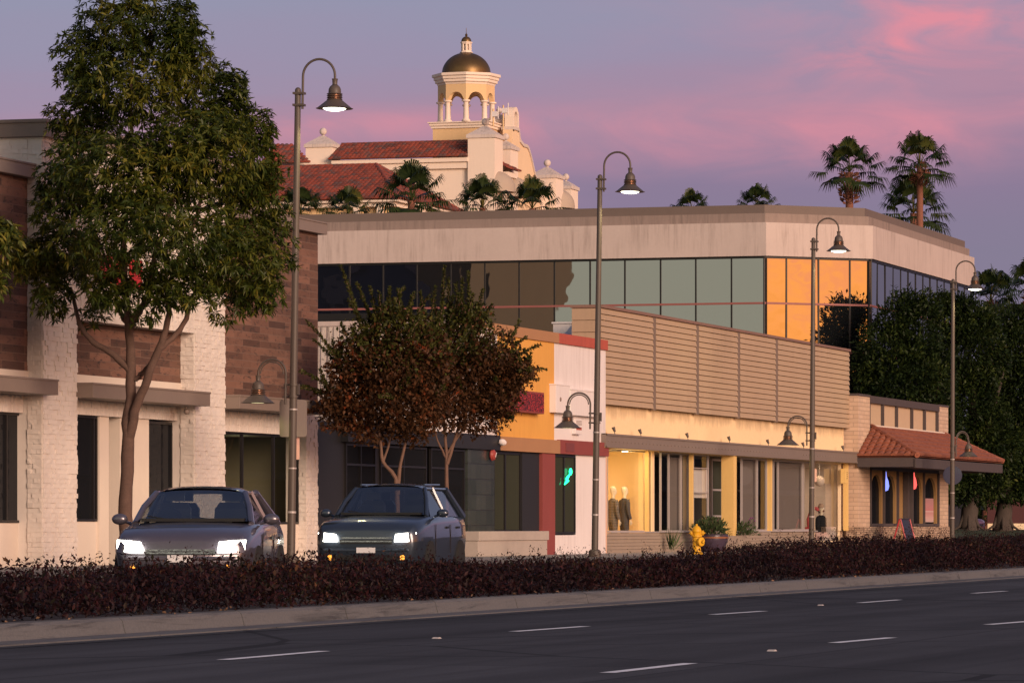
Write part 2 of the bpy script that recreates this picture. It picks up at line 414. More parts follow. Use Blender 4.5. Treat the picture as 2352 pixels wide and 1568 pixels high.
# afterglow in the west: orange low down, fading to pink and then to the blue of the upper sky
WEST = [(0, (2.1, .72, .13)), (.07, (2.4, .84, .19)), (.13, (2.2, .72, .26)), (.2, (1.9, .66, .36)), (.45, (1.3, .7, .55)), (.8, (.6, .5, .55)), (1, (.36, .38, .52))]
wn = noise(n, mapping(n, tc, (11, 11, 48)), 1.0, 5, .55, .6)
west = ramp(n, mth(n, 'ADD', mth(n, 'MULTIPLY', z, 1.7), mth(n, 'MULTIPLY', mth(n, 'SUBTRACT', wn, .5), .3)), WEST)
wf = mth(n, 'MULTIPLY', mth(n, 'SUBTRACT', dotz.outputs['Value'], .3, True), 1.9, True)
wf = mth(n, 'MULTIPLY', wf, wf)
sky = mixc(n, wf, east, west)
# behind-left sky (away from the afterglow) is a pale grey green
dl = nd(n, 'ShaderNodeVectorMath', operation='DOT_PRODUCT'); lk(n, tc, dl.inputs[0]); dl.inputs[1].default_value = (-.965, .256, 0)
lf = mth(n, 'MULTIPLY', mth(n, 'SUBTRACT', dl.outputs['Value'], .72, True), 6.0, True)
sky = mixc(n, lf, sky, (.58, .57, .46))
bg = nd(n, 'ShaderNodeBackground'); lk(n, sky, bg.inputs[0]); bg.inputs[1].default_value = .98
ns = nd(n, 'ShaderNodeTexSky'); ns.sky_type = 'NISHITA'; ns.sun_disc = False; ns.sun_elevation = R(2); ns.sun_rotation = math.atan2(SUN_AZ.x, SUN_AZ.y)
b2 = nd(n, 'ShaderNodeBackground'); lk(n, ns.outputs[0], b2.inputs[0]); b2.inputs[1].default_value = .012
ad = nd(n, 'ShaderNodeAddShader'); lk(n, bg.outputs[0], ad.inputs[0]); lk(n, b2.outputs[0], ad.inputs[1]); lk(n, ad.outputs[0], wo.inputs[0])

sl = bpy.data.lights.new('sun', 'SUN'); sl.energy = 3.5; sl.angle = R(24); sl.color = (1, .73, .55)
so = bpy.data.objects.new('sun', sl); COL.objects.link(so)
sd = Vector((SUN_AZ.x * math.cos(R(13)), SUN_AZ.y * math.cos(R(13)), math.sin(R(13))))
so.rotation_euler = (-sd).to_track_quat('-Z', 'Y').to_euler(); so.location = (0, -30, 40)

cam = bpy.data.cameras.new('camera'); co = bpy.data.objects.new('camera', cam); COL.objects.link(co)
cam.sensor_width = 36; cam.lens = 36 * FPX / 2352; cam.shift_y = 422 / 2352; cam.clip_start = .5; cam.clip_end = 6000
co.location = (0, 0, EYE); co.rotation_euler = (R(90), 0, HEAD - R(90)); scene.camera = co
vs = scene.view_settings; vs.view_transform = 'Standard'; vs.look = 'None'; vs.exposure = 0; vs.gamma = 1
scene.cycles.use_denoising = True; scene.cycles.max_bounces = 6; scene.cycles.transparent_max_bounces = 8
scene.cycles.sample_clamp_indirect = 8

# ---------------------------------------------------------------- ground and roads
def asphalt(name, col, scale=1):
    m, n, out = nt(name); p = nd(n, 'ShaderNodeBsdfPrincipled'); lk(n, p.outputs[0], out.inputs[0])
    tc = nd(n, 'ShaderNodeTexCoord').outputs['Object']
    g = noise(n, tc, 95, 2, .7); b = noise(n, mapping(n, tc, (.25, 1.6, 1)), .8, 5, .6); l = noise(n, mapping(n, tc, (.02, 1.1, 1)), 1.7, 4, .6)
    c = mixc(n, b, tuple(x * .6 for x in col), tuple(x * 1.45 for x in col))
    c = mixc(n, mth(n, 'MULTIPLY', mth(n, 'SUBTRACT', l, .5, True), 2.4, True), c, tuple(x * .45 for x in col))
    sy = nd(n, 'ShaderNodeSeparateXYZ'); lk(n, tc, sy.inputs[0])
    tr_ = mth(n, 'SINE', mth(n, 'MULTIPLY', sy.outputs[1], 3.43))        # oil darkened strips between the wheel tracks
    c = mixc(n, mth(n, 'MULTIPLY', mth(n, 'MULTIPLY', mth(n, 'SUBTRACT', tr_, .2, True), .7), noise(n, mapping(n, tc, (.06, .5, 1)), 1.4, 4, .6)), c, tuple(x * .35 for x in col))
    pb_ = nd(n, 'ShaderNodeTexBrick'); lk(n, tc, pb_.inputs['Vector']); pb_.inputs['Scale'].default_value = 1; pb_.inputs['Brick Width'].default_value = 11.3; pb_.inputs['Row Height'].default_value = 3.6; pb_.inputs['Mortar Size'].default_value = .018; pb_.inputs['Color1'].default_value = (.72, .72, .72, 1); pb_.inputs['Color2'].default_value = (1.15, 1.15, 1.15, 1); pb_.inputs['Mortar'].default_value = (.45, .45, .45, 1)
    c = mixc(n, .75, c, pb_.outputs['Color'], 'MULTIPLY')
    c = mixc(n, .55, c, ramp(n, g, [(.3, (.1, .1, .1)), (.62, (.6, .6, .6)), (.75, (1, 1, 1))]), 'OVERLAY')
    # thin sealed cracks
    v = nd(n, 'ShaderNodeTexVoronoi'); v.feature = 'DISTANCE_TO_EDGE'; v.inputs['Scale'].default_value = .23
    lk(n, mixc(n, .25, tc, nd(n, 'ShaderNodeTexNoise').outputs['Color']), v.inputs['Vector'])
    c = mixc(n, mth(n, 'LESS_THAN', v.outputs['Distance'], .007), c, tuple(x * .45 for x in col))
    lk(n, c, p.inputs['Base Color']); p.inputs['Roughness'].default_value = .9; p.inputs['Specular IOR Level'].default_value = .06
    lk(n, bump(n, g, .5, .006), p.inputs['Normal']); MATS[name] = m; return m
C_ASPHALT = asphalt('asphalt', (.084, .087, .096))
def kerb_mat():
    m, n, out = nt('kerb_concrete'); tc = nd(n, 'ShaderNodeTexCoord').outputs['Object']; p = nd(n, 'ShaderNodeBsdfPrincipled'); lk(n, p.outputs[0], out.inputs[0]); p.inputs['Roughness'].default_value = .85
    a = noise(n, mapping(n, tc, (.35, 3, 7)), 1.6, 7, .72, .8); b = noise(n, tc, .35, 3, .5); g = noise(n, tc, 40, 3, .7)
    f = mth(n, 'MULTIPLY', mth(n, 'MULTIPLY', mth(n, 'SUBTRACT', a, .5, True), 7, True), mth(n, 'MULTIPLY', mth(n, 'SUBTRACT', b, .4, True), 6, True))
    c = mixc(n, mth(n, 'MULTIPLY', f, .85), (.105, .107, .114), (.022, .024, .029)); c = mixc(n, .5, c, mixc(n, g, (.1, .1, .1), (.9, .9, .9)), 'SOFT_LIGHT')
    lk(n, c, p.inputs['Base Color']); lk(n, bump(n, g, .4, .006), p.inputs['Normal']); MATS['kerb_concrete'] = m; return m
C_KERB = kerb_mat()
C_WALK = M('pavement_concrete', (.3, .27, .25), .85, .15, 1, 20, .2)
C_SOIL = M('planting_soil', (.05, .034, .026), .95, .4, 3, 30, .6)
C_PAINT = M('road_paint', (.82, .82, .82), .6, .2, 5, 30, .15)
C_GRASS = M('lawn_grass', (.035, .05, .016), .95, .3, 2, 40, .5)
def kt(s): return 14.05 + .006 * (s - 33)                      # the median kerb drifts a little
g = MB().quad((-1500, -1500, -.12), (3000, -1500, -.12), (3000, 3000, -.12), (-1500, 3000, -.12)).build('ground', M('bare_ground', (.1, .085, .07), .95)); tag(g, kind='structure')
g = MB().quad((-60, -14, 0), (420, -14, 0), (420, 13.5, 0), (-60, 13.5, 0))
g.quad((-60, 13.5, 0), (420, 13.5, 0), (420, kt(420) - .05, 0), (-60, kt(-60) - .05, 0)); tag(g.build('near_road', C_ASPHALT), kind='structure')
g = MB().quad((-60, 16.9, .02), (420, 19.2, .02), (420, 29.3, .02), (-60, 29.3, .02)); tag(g.build('far_road', C_ASPHALT), kind='structure')
# median kerb: gutter pan and upstand with a rounded nose, cast in lengths
k = MB()
s0 = -40.0
while s0 < 330:
    s1 = s0 + 3.0
    a, b = kt(s0), kt(s1)
    def ring(s, t): return [(s, t - .33, -.05), (s, t - .33, .012), (s, t - .01, .02), (s, t + .02, .13), (s, t + .05, .155), (s, t + .19, .16), (s, t + .19, -.05)]
    k.loft([ring(s0 + .014, a), ring(s1 - .014, b)])
    s0 = s1
tag(k.build('median_kerb', C_KERB), kind='structure')
so_ = MB()
for i in range(-6, 60):
    a, b = i * 6.0, i * 6.0 + 6
    so_.quad((a, kt(a) + .18, .13), (b, kt(b) + .18, .13), (b, kt(b) + 3.1, .13), (a, kt(a) + 3.1, .13))
tag(so_.build('planting_bed', C_SOIL), kind='structure')
k = MB(); s0 = -40.0
while s0 < 330:
    s1 = s0 + 3; k.box(s0 + .005, s1 - .005, kt(s0) + 3.1, kt(s0) + 3.26, -.05, .15); s0 = s1
k2 = MB(); s0 = -40.0
while s0 < 330:
    s1 = s0 + 3; k2.box(s0 + .005, s1 - .005, 29.3, 29.45, -.05, .16); s0 = s1
tag(k.build('median_back_kerb', C_KERB), kind='structure'); tag(k2.build('pavement_kerb', C_KERB), kind='structure')
pv = MB(); s0 = -30.0
while s0 < 182:
    for t0, t1 in ((29.45, 31.0), (31.0, 32.6), (32.6, 36.0)): pv.box(s0 + .006, s0 + 1.7 - .006, t0 + .006, t1 - .006, -.05, .15)
    s0 += 1.7
tag(pv.build('pavement', C_WALK), kind='structure')
lw = MB()
for i in range(20):
    for j in range(14):
        a, b = 174 + i * 5.0, 29.45 + j * 2.0
        hz = lambda s, t: .17 + .55 * min(1, max(0, (t - 30) / 8)) + .05 * math.sin(s * .7 + t)
        lw.quad((a, b, hz(a, b)), (a + 5, b, hz(a + 5, b)), (a + 5, b + 2, hz(a + 5, b + 2)), (a, b + 2, hz(a, b + 2)))
tag(lw.build('lawn', C_GRASS), kind='structure')
# lane dashes (7.3 m rhythm) and raised road reflectors
mk = MB()
def dash(px0, py0, px1, py1):
    d0 = EYE * FPX / (py0 - 1206); d1 = EYE * FPX / (py1 - 1206)
    a = wpt(px0, py0, d0); b = wpt(px1, py1, d1); e = .055
    nseg = 8; dv = (b - a); nrm = Vector((-dv.y, dv.x, 0)).normalized()
    for i in range(nseg):
        p, q = a + dv * (i / nseg), a + dv * ((i + 1) / nseg); f = e * random.uniform(.9, 1.05); h = e * random.uniform(.9, 1.05)
        mk.quad(*[(v.x, v.y, .004) for v in (p - nrm * f, q - nrm * h, q + nrm * e, p + nrm * e)])
for q in [(1395, 1545, 1587, 1523), (1915, 1476, 2048, 1464), (2270, 1434, 2370, 1426), (1180, 1450, 1345, 1438), (1636, 1411, 1755, 1403), (1975, 1384, 2065, 1377), (2235, 1362, 2310, 1357), (513, 1515, 745, 1495)]: dash(*q)
for px0, py0 in ((2440, 1347), (2560, 1338), (-400, 1611)): dash(px0, py0, px0 + 80 if px0 > 0 else -130, py0 - 5 if px0 > 0 else 1577)
tag(mk.build('lane_markings', C_PAINT), kind='structure')
C_REFL = M('reflector_body', (.5, .45, .4), .4, .1)
for i, (px, py, lab) in enumerate([(1885, 1390, 'small raised white road reflector between the far lane dashes'), (1773, 1495, 'small raised white reflector on the asphalt below the centre dashes'), (1003, 1466, 'small raised white reflector on dark asphalt left of the dashes'),
                                    (2190, 1376 + 5, None)]):
    if not lab: continue
    d = EYE * FPX / (py - 1206); p = wpt(px, py, d)
    o = MB().loft([[(p.x - .05, p.y - .03, .002), (p.x + .05, p.y - .03, .002), (p.x + .05, p.y + .03, .002), (p.x - .05, p.y + .03, .002)],
                   [(p.x - .02, p.y - .025, .014), (p.x + .02, p.y - .025, .014), (p.x + .02, p.y + .025, .014), (p.x - .02, p.y + .025, .014)]]).build('road_reflector', C_REFL)
    tag(o, lab, 'road reflector', 'raised road reflectors')
C_ORREF = M('orange_reflector', (.5, .2, .1), .5, .1)
for px, py, lab in ((2030, 1339, 'small orange reflector block lying by the gutter below the dark red shrubs'), (2338, 1321, 'small orange reflector block by the gutter at the right edge of the street')):
    d = EYE * FPX / (py - 1206); p = wpt(px, py, d)
    tag(MB().box(p.x - .06, p.x + .06, p.y - .05, p.y + .05, .003, .024).build('gutter_reflector', C_ORREF, bevel=.006), lab, 'road reflector', 'raised road reflectors')
# ================================================================ buildings
def win(parent, s0, s1, z0, z1, t, mul=(), bars=(), pane=None, frame=None, fw=.05, fd=.07, name='window'):
    """street-facing window: a frame mesh with its pane as a sub-part"""
    f = MB()
    f.box(s0, s1, t - fd, t, z0, z0 + fw).box(s0, s1, t - fd, t, z1 - fw, z1)
    xs = [s0 + fw / 2] + list(mul) + [s1 - fw / 2]
    for i, x in enumerate(xs): f.box(x - fw / 2, x + fw / 2, t - fd - .003, t - .003, z0 + fw, z1 - fw)
    for b in bars:
        for i in range(len(xs) - 1): f.box(xs[i] + fw / 2, xs[i + 1] - fw / 2, t - fd, t, b - fw / 2, b + fw / 2)
    o = f.build(name, frame or C_BLACKFRAME, parent)
    p = MB()
    for i in range(len(xs) - 1):
        j = random.uniform(-.004, .004); p.quad((xs[i], t - .03 + j, z0 + fw / 2), (xs[i + 1], t - .03 - j, z0 + fw / 2), (xs[i + 1], t - .03 - j, z1 - fw / 2), (xs[i], t - .03 + j, z1 - fw / 2))
    p.build('pane', pane or C_GLASS_DARK, o)
    return o
def stone_relief(mb, s0, s1, z0, z1, t, face='-y', bw=.2, bh=.095, dep=.03):
    """split-face blocks laid with random set and tilt"""
    rows = max(1, round((z1 - z0) / bh)); rh = (z1 - z0) / rows
    for r in range(rows):
        x = s0; first = True
        while x < s1 - .01:
            wd = bw * random.choice((.55, .55, .8, 1.0, 1.2)) if r % 2 else bw * random.choice((.9, 1, 1.1))
            if first and r % 2: wd *= .5
            first = False
            x1 = min(s1, x + wd)
            if s1 - x1 < bw * .3: x1 = s1
            d = random.uniform(0, dep); a, b, c, e = [d + random.uniform(0, dep * .55) for _ in range(4)]
            za, zb = z0 + r * rh + .001, z0 + (r + 1) * rh - .001; xa, xb = x + .001, x1 - .001
            if face == '-y': vs = [(xa, t - a, za), (xb, t - b, za), (xb, t - c, zb), (xa, t - e, zb), (xa, t + .02, za), (xb, t + .02, za), (xb, t + .02, zb), (xa, t + .02, zb)]
            else: vs = [(t - a, xa, za), (t - b, xb, za), (t - c, xb, zb), (t - e, xa, zb), (t + .02, xa, za), (t + .02, xb, za), (t + .02, xb, zb), (t + .02, xa, zb)]
            mb.add(vs, [(0, 1, 2, 3), (0, 4, 5, 1), (1, 5, 6, 2), (2, 6, 7, 3), (3, 7, 4, 0)])
            x = x1

# ---------------------------------------------------------------- stone and brick clad shop, left
TP, TB, TW = 33.0, 33.3, 33.5
sh = thing('stone_clad_shop', 'brown brick clad shop with white stone portal and flat canopies behind the street tree', 'shop', (S(400, 34), 34, .15))
P0, P1, P2, P3 = S(97, TP), S(175, TP), S(446, TP), S(515, TP)
SEND = S(730, TB); SL = 60.0
ZB = 7.65
# brown brick walls: left wing, recessed centre, right wing (upper storey), with the solid building mass behind
MB().box(SL, P0, TB, 44, 3.6, ZB).build('wall', C_BROWNBRICK, sh)
MB().box(P1, P2, TB, 33.6, 3.6, 5.0).build('wall', C_BROWNBRICK, sh)
MB().box(P3, SEND, TB, 44, 3.6, ZB).build('wall', C_BROWNBRICK, sh)
# white portal: two piers and a deep beam, all in relief stone
po = MB(); po.box(P0, P1, TP, 36, .15, 8.45).box(P2, P3, TP, 36, .15, 8.45).box(P1, P2, TP + .002, 36, 5.0, 8.45)
stone_relief(po, P0, P1, .15, 5.0, TP); stone_relief(po, P2, P3, .15, 5.0, TP); stone_relief(po, P0, P3, 5.0, 8.45, TP)
stone_relief(po, TP, TB, .15, 8.4, P0, '-x'); stone_relief(po, TB, TB + 2.5, 7.95, 8.4, P0, '-x'); stone_relief(po, TP, TB, .15, 5.0, P2, '-x')
po.build('portal', C_WHITE, sh)
MB().box(P0 - .1, P3 + .1, TP - .12, 36.2, 8.45, 8.76).box(P0 - .13, P3 + .13, TP - .15, 36.23, 8.72, 8.79).build('portal_coping', C_TAUPE, sh, bevel=.008)
for a, b in ((SL, P0 - .02), (P3 + .02, SEND + .18)):
    MB().box(a, b, TB - .17, 44.1, ZB, ZB + .24).box(a, b + .02, TB - .19, 44.12, ZB + .24, ZB + .28).build('coping', C_TAUPE, sh, bevel=.008)
# canopies
for a, b, lab in ((SL, S(134, 32.65), None), (P1 + .01, S(483, 32.65), None), (P3 - .0 + .02, S(752, 32.65), None)):
    MB().box(a, b, 32.65, TB - .005, 3.46, 3.72).box(a - .015, b + .015, 32.635, TB - .01, 3.72, 3.76).build('canopy', C_TAUPE, sh, bevel=.006)
MB().box(P1, P2, TB - .02, TB + .1, 3.78, 3.95).build('flashing', C_PLASTER, sh)
MB().box(SL, P0, TB - .02, TB + .1, 3.78, 3.93).build('flashing', C_PLASTER, sh)
# stone soldier bands under canopies
bd_ = MB(); stone_relief(bd_, SL, P0 - .03, 3.12, 3.46, TB + .1, bw=.12, bh=.17); stone_relief(bd_, P1, P2 - .03, 3.16, 3.46, TB + .1, bw=.12, bh=.15); stone_relief(bd_, P3, SEND - .45, 3.0, 3.46, TB + .1, bw=.12, bh=.155)
bd_.box(SL, P0, TB + .12, TB + .4, 3.12, 3.6).box(P1, P2, TB + .12, TB + .4, 3.16, 3.6).box(P3, SEND, TB + .12, TB + .4, 3.0, 3.6).build('stone_band', C_WHITE, sh)
pr = MB(); e0 = S(704, TB); pr.box(e0, SEND, TB + .02, TB + .5, .15, 3.46); stone_relief(pr, e0, SEND, .15, 3.46, TB + .02, bw=.16, bh=.1); stone_relief(pr, TB, TB + .4, .15, 3.46, e0, '-x', bw=.2, bh=.1); pr.build('end_pier', C_WHITE, sh)
# storefronts
MB().box(SL, P0, TW, TW + .3, .15, 1.0).build('sill_wall', C_PLASTER, sh)
win(sh, SL, S(60, TW), 1.0, 3.12, TW + .05, mul=[S(-60, TW), S(14, TW)])
win(sh, P1 + .02, S(222, TW), 1.03, 3.16, TW + .05, mul=[S(214, TW)])
MB().box(P1, S(244, TW), TW, TW + .3, .15, 1.03).build('sill_wall', C_PLASTER, sh)
MB().box(S(222, TW), S(244, TW), TW - .06, TW + .3, .15, 3.16).build('pilaster', C_PLASTER, sh)
MB().box(S(269, TW), S(336, TW), TW - .06, TW + .3, .15, 3.16).build('pilaster', C_PLASTER, sh)
d_ = win(sh, S(244, TW), S(269, TW), .17, 3.1, TW + .25, bars=[2.35], name='door'); MB().tube([(S(262, TW), TW + .14, 1.0), (S(262, TW), TW + .14, 1.45)], .015, 8).build('handle', C_ALU, d_)
win(sh, S(336, TW), P2 - .03, 1.03, 3.12, TW + .05, mul=[S(398, TW)])
MB().box(S(336, TW), P2, TW, TW + .3, .15, 1.03).build('sill_wall', C_PLASTER, sh)
win(sh, P3 + .02, e0 - .02, .98, 3.0, TW + .05, mul=[S(556, TW), S(628, TW), S(688, TW)], pane=C_GLASS)
C_OFFW = M('dim_office_wall', (.15, .14, .09), .8, .1)
MB().box(P3, SEND - .2, 35.6, 35.65, .4, 3.1).box(SEND - .25, SEND - .2, TW + .3, 35.6, .4, 3.1).build('office_wall', C_OFFW, sh)
MB().box(P3 + .05, SEND - .3, 34.2, 35.5, 2.98, 3.04).build('office_ceiling', M('office_ceiling', (.4, .4, .3), .8), sh)
MB().box(S(560, TW), S(600, TW), 34.0, 34.4, .98, 1.3).box(S(520, TW), S(548, TW), 33.9, 34.2, .98, 1.75).box(S(640, TW), S(680, TW), 34.1, 34.5, .98, 1.25).build('desk', C_DARK, sh)
MB().box(S(575, TW), S(606, TW), 34.9, 34.94, 1.9, 2.75).build('wall_board', C_DARKWOOD, sh)
li = bpy.data.lights.new('office_light', 'POINT'); li.energy = 3.5; li.color = (1, .95, .6); li.shadow_soft_size = .3
lo = bpy.data.objects.new('office_light', li); COL.objects.link(lo); lo.location = (S(560, 34.3), 34.3, 2.8)
MB().box(P3, e0, TW, TW + .3, .15, .98).build('sill_wall', C_PLASTER, sh)
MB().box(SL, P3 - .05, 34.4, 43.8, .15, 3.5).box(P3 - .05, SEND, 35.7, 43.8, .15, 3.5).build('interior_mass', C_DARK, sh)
nb_ = MB().box(SEND + .05, S(800, 34.5), 33.7, 40, .15, 3.4).build('passage_shopfront', C_DARK, sh)
cs = MB().tube([(S(416, TP) , TP - .1, 3.36), (S(416, TP), TP - .1, 3.43)], .02, 8).ball((S(416, TP), TP - .12, 3.33), .06, 10, 8).build('security_camera', C_TAUPE, None, True)
tag(cs, 'small grey dome security camera under the canopy beside the white stone pier', 'camera')
red = MB()
for i in range(3): red.box(S(225 + 34 * i, TP), S(252 + 34 * i, TP), TP - .07, TP - .03, 5.8 - .03 * i, 6.35)
red.build('red_sign_letters', M('red_letters', (.38, .02, .02), .5), sh)

# ---------------------------------------------------------------- painted shop
TQ = 33.6
ps = thing('painted_shop', 'single storey shop painted yellow and white with red and brown coping behind the crepe myrtles', 'shop', (S(1200, 34), 34, .15))
a0, a1, a2, a3 = S(792, TQ), S(1142, TQ), S(1272, TQ), S(1391, TQ); aw0 = S(985, TQ)
q = S(1279, TQ)
MB().box(aw0, a1, TQ, 46, 3.3, 5.98).build('wall', C_WPAINT, ps)
def fluted():
    m, n, out = nt('fluted_concrete'); tc = nd(n, 'ShaderNodeTexCoord').outputs['Object']; p = nd(n, 'ShaderNodeBsdfPrincipled'); lk(n, p.outputs[0], out.inputs[0])
    st_ = noise(n, mapping(n, tc, (4, 4, .45)), 2.2, 6, .7); sm = noise(n, tc, 22, 3, .7)
    c = mixc(n, mth(n, 'MULTIPLY', mth(n, 'SUBTRACT', st_, .47, True), 6, True), (.58, .51, .46), (.2, .16, .14)); c = mixc(n, .5, c, mixc(n, sm, (0, 0, 0), (1, 1, 1)), 'SOFT_LIGHT')
    lk(n, c, p.inputs['Base Color']); p.inputs['Roughness'].default_value = .9; return m
C_FLUTE = fluted()
fw_ = MB(); t = TQ + .02
while t < 46: fw_.box(aw0 - .05, aw0 + .02, t, t + .11, 3.3, 5.96); t += .17
fw_.build('ribbed_side_wall', C_FLUTE, ps)
MB().box(a0, aw0, TQ + .05, 46, 3.3, 3.42).build('low_roof', C_DARK, ps)
MB().box(a1, a2, TQ - .01, 46, 3.3, 5.98).build('wall', C_YELLOW, ps)
MB().box(a2, a3, TQ, 46, 3.3, 5.98).build('wall', C_WPAINT, ps)
MB().box(aw0 - .06, a1 - .6, TQ - .06, 46, 5.98, 6.1).build('coping', C_CONC, ps)
MB().box(a1 - .6, q, TQ - .07, 46, 5.98, 6.26).build('coping', C_ORANGECAP, ps)
MB().box(q, a3 + .01, TQ - .07, 46, 5.98, 6.26).build('coping', C_REDCAP, ps)
MB().box(a0, a1, TQ - .09, TQ + .2, 2.93, 3.32).build('fascia', C_DARK, ps)
MB().box(a1, q, TQ - .1, TQ + .2, 2.93, 3.3).build('fascia', C_ORANGECAP, ps)
MB().box(q, a3, TQ - .1, TQ + .2, 2.93, 3.32).build('fascia', C_MAROON, ps)
MB().box(S(1291, TQ), S(1310, TQ), TQ - .12, TQ - .1, 3.0, 3.24).build('fascia_panel', M('maroon_panel', (.19, .05, .05), .6), ps)
MB().box(S(1243, TQ), a2, TQ - .04, TQ + .3, .15, 2.93).build('pillar', C_MAROON, ps)
MB().box(S(1323, TQ), a3, TQ, TQ + .4, .15, 2.93).build('wall', C_WPAINT, ps)
MB().box(a2, S(1325, TQ), TQ - .02, TQ + .4, .15, .68).build('sill_wall', C_WPAINT, ps)
w1 = win(ps, a2 + .02, S(1323, TQ), .7, 2.92, TQ + .08, mul=[S(1297, TQ)], pane=C_GLASS_TINT, fw=.07)
win(ps, S(1138, TQ), S(1242, TQ), .75, 2.92, TQ + .12, mul=[S(1165, TQ), S(1200, TQ)], bars=[], pane=C_GLASS_TINT, fw=.08)
MB().box(S(1201, TQ), S(1240, TQ), TQ + .02, TQ + .05, .8, 2.9).build('black_panel', C_DARK, ps)
C_GBLOCK = brick_mat('glass_block', (.035, .045, .042), (.06, .07, .065), (.02, .02, .02), .45, .4, .012, None, 0, off=0, rough=.2, bmp=.3)
MB().box(S(1076, TQ), S(1137, TQ), TQ + .02, TQ + .3, .75, 2.92).build('glass_block_panel', C_GBLOCK, ps)
MB().box(S(1060, TQ), S(1243, TQ), TQ + .1, TQ + .4, .15, .75).build('sill_wall', C_PLASTER, ps)
for i, (x0, x1) in enumerate(((800, 868), (880, 985), (995, 1072))):
    win(ps, S(x0, TQ), S(x1, TQ), .55, 2.9, TQ + .12, mul=[S((x0 + x1) / 2, TQ)], bars=[2.4], pane=C_GLASS_DARK)
MB().box(a0, S(1060, TQ), TQ + .1, TQ + .4, .15, .55).build('sill_wall', C_DARK, ps)
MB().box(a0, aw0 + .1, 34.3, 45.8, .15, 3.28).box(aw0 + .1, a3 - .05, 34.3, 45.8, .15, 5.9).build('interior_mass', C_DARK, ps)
pl_ = MB(); p0, p1 = S(1098, 33.0), S(1257, 33.0); pl_.box(p0, p1, 33.0, 33.45, .15, .56).box(p0 - .04, p1 + .04, 32.96, 33.49, .56, .8)
tag(pl_.build('stone_planter', M('planter_stone', (.4, .35, .31), .85, .15, 2, 18, .3), bevel=.01), 'long low pale stone planter under the dark window of the yellow shop', 'planter')
# signs on the painted shop
sg = thing('message_sign', 'red dot matrix message sign in a maroon box on the yellow wall', 'sign', (S(1210, TQ), TQ, 4.2))
b0, b1 = S(1165, TQ - .25), S(1250, TQ - .25)
MB().box(b0, b1, TQ - .25, TQ - .01, 3.97, 4.55).build('housing', C_MAROON, sg, bevel=.01)
def led_mat():
    m, n, out = nt('led_matrix'); tc = nd(n, 'ShaderNodeTexCoord').outputs['Object']
    a = noise(n, mapping(n, tc, (7, 7, 42)), 1.2, 3, .6); f = mth(n, 'MULTIPLY', mth(n, 'SUBTRACT', a, .5, True), 7, True)
    c = mixc(n, f, (.03, .004, .004), (.5, .03, .025)); p = nd(n, 'ShaderNodeBsdfPrincipled'); lk(n, c, p.inputs['Base Color']); p.inputs['Roughness'].default_value = .5
    lk(n, c, p.inputs['Emission Color']); p.inputs['Emission Strength'].default_value = .55
    lk(n, p.outputs[0], out.inputs[0]); return m
MB().quad((b0 + .04, TQ - .256, 4.02), (b1 - .04, TQ - .256, 4.02), (b1 - .04, TQ - .256, 4.5), (b0 + .04, TQ - .256, 4.5)).build('screen', led_mat(), sg)
bx = thing('blank_sign_box', 'blank white sign box with one open end on the white wall', 'sign', (S(1330, TQ), TQ, 4.2))
c0, c1, cm = S(1277, TQ - .2), S(1380, TQ - .2), S(1309, TQ - .2)
MB().box(c0, cm, TQ - .2, TQ - .01, 4.05, 4.82).box(c0 - .02, cm, TQ - .215, TQ, 4.8, 4.84).build('end_box', C_WPAINT, bx, bevel=.008)
MB().box(cm + .12, c1, TQ - .18, TQ - .01, 4.02, 4.73).box(cm + .1, c1 + .02, TQ - .2, TQ, 4.71, 4.76).build('cabinet', C_WPAINT, bx, bevel=.008)
MB().box(cm + .08, cm + .115, TQ - .17, TQ - .02, 4.07, 4.74).build('tube_light', emit('tube_glow', (1, .9, .5), 1.0), bx)
MB().lathe([(.06, 0), (.06, .02)], (S(1287, TQ - .2), TQ - .2, 4.42), 12, (0, -1, 0)).build('knockout', C_CONCDARK, bx)
ub = thing('intercom_box', 'small white utility box with red logo panel on the white wall under the sign box', 'utility box', (S(1330, TQ), TQ, 3.5))
u0, u1 = S(1322, TQ - .12), S(1337, TQ - .12)
MB().box(u0, u1, TQ - .12, TQ, 3.5, 3.92).build('housing', C_WPAINT, ub, bevel=.01)
gr = MB()
for i in range(4): gr.box(u0 + .06, u1 - .05, TQ - .127, TQ - .12, 3.76 + i * .035, 3.775 + i * .035)
gr.build('grille', C_CONCDARK, ub); MB().box(u0 + .07, u1 - .06, TQ - .126, TQ - .12, 3.62, 3.7).build('logo_panel', C_REDCAP, ub)
bell = thing('alarm_bell', 'round red fire alarm bell on the glass block panel', 'alarm', (S(1131, TQ - .1), TQ - .05, 2.8))
MB().lathe([(.15, 0), (.16, .03), (.13, .09), (.05, .12), (0, .125)], (S(1131, TQ - .05), TQ - .02, 2.8), 20, (0, -1, 0)).build('gong', M('red_bell', (.36, .06, .05), .45), bell, True)
MB().tube([(S(1131, TQ - .05) - .05, TQ - .148, 2.74), (S(1131, TQ - .05) + .05, TQ - .148, 2.86)], .012, 6).build('bar', C_WPAINT, bell)
fl = MB().lathe([(.05, 0), (.09, .06), (.085, .14), (.04, .2), (0, .21)], (S(1146, TQ - .1), TQ - .1, 3.16), 14, (.4, -.8, -.2)).build('floodlight', C_WPAINT, None, True)
tag(fl, 'small white bullet floodlight on the brown fascia of the yellow shop', 'light')
ng = thing('green_reflection', 'glowing green shape standing in for a mirrored traffic light in the narrow window right of the maroon pillar', 'painted reflection', (S(1305, TQ), TQ + .02, 2.3))
C_GREEN = emit('green_glow', (.02, 1, .35), 5)  # added glow: a green traffic light mirrored in the glass, no lamp here
x, zz0 = S(1309, TQ), zat(1087, 126)
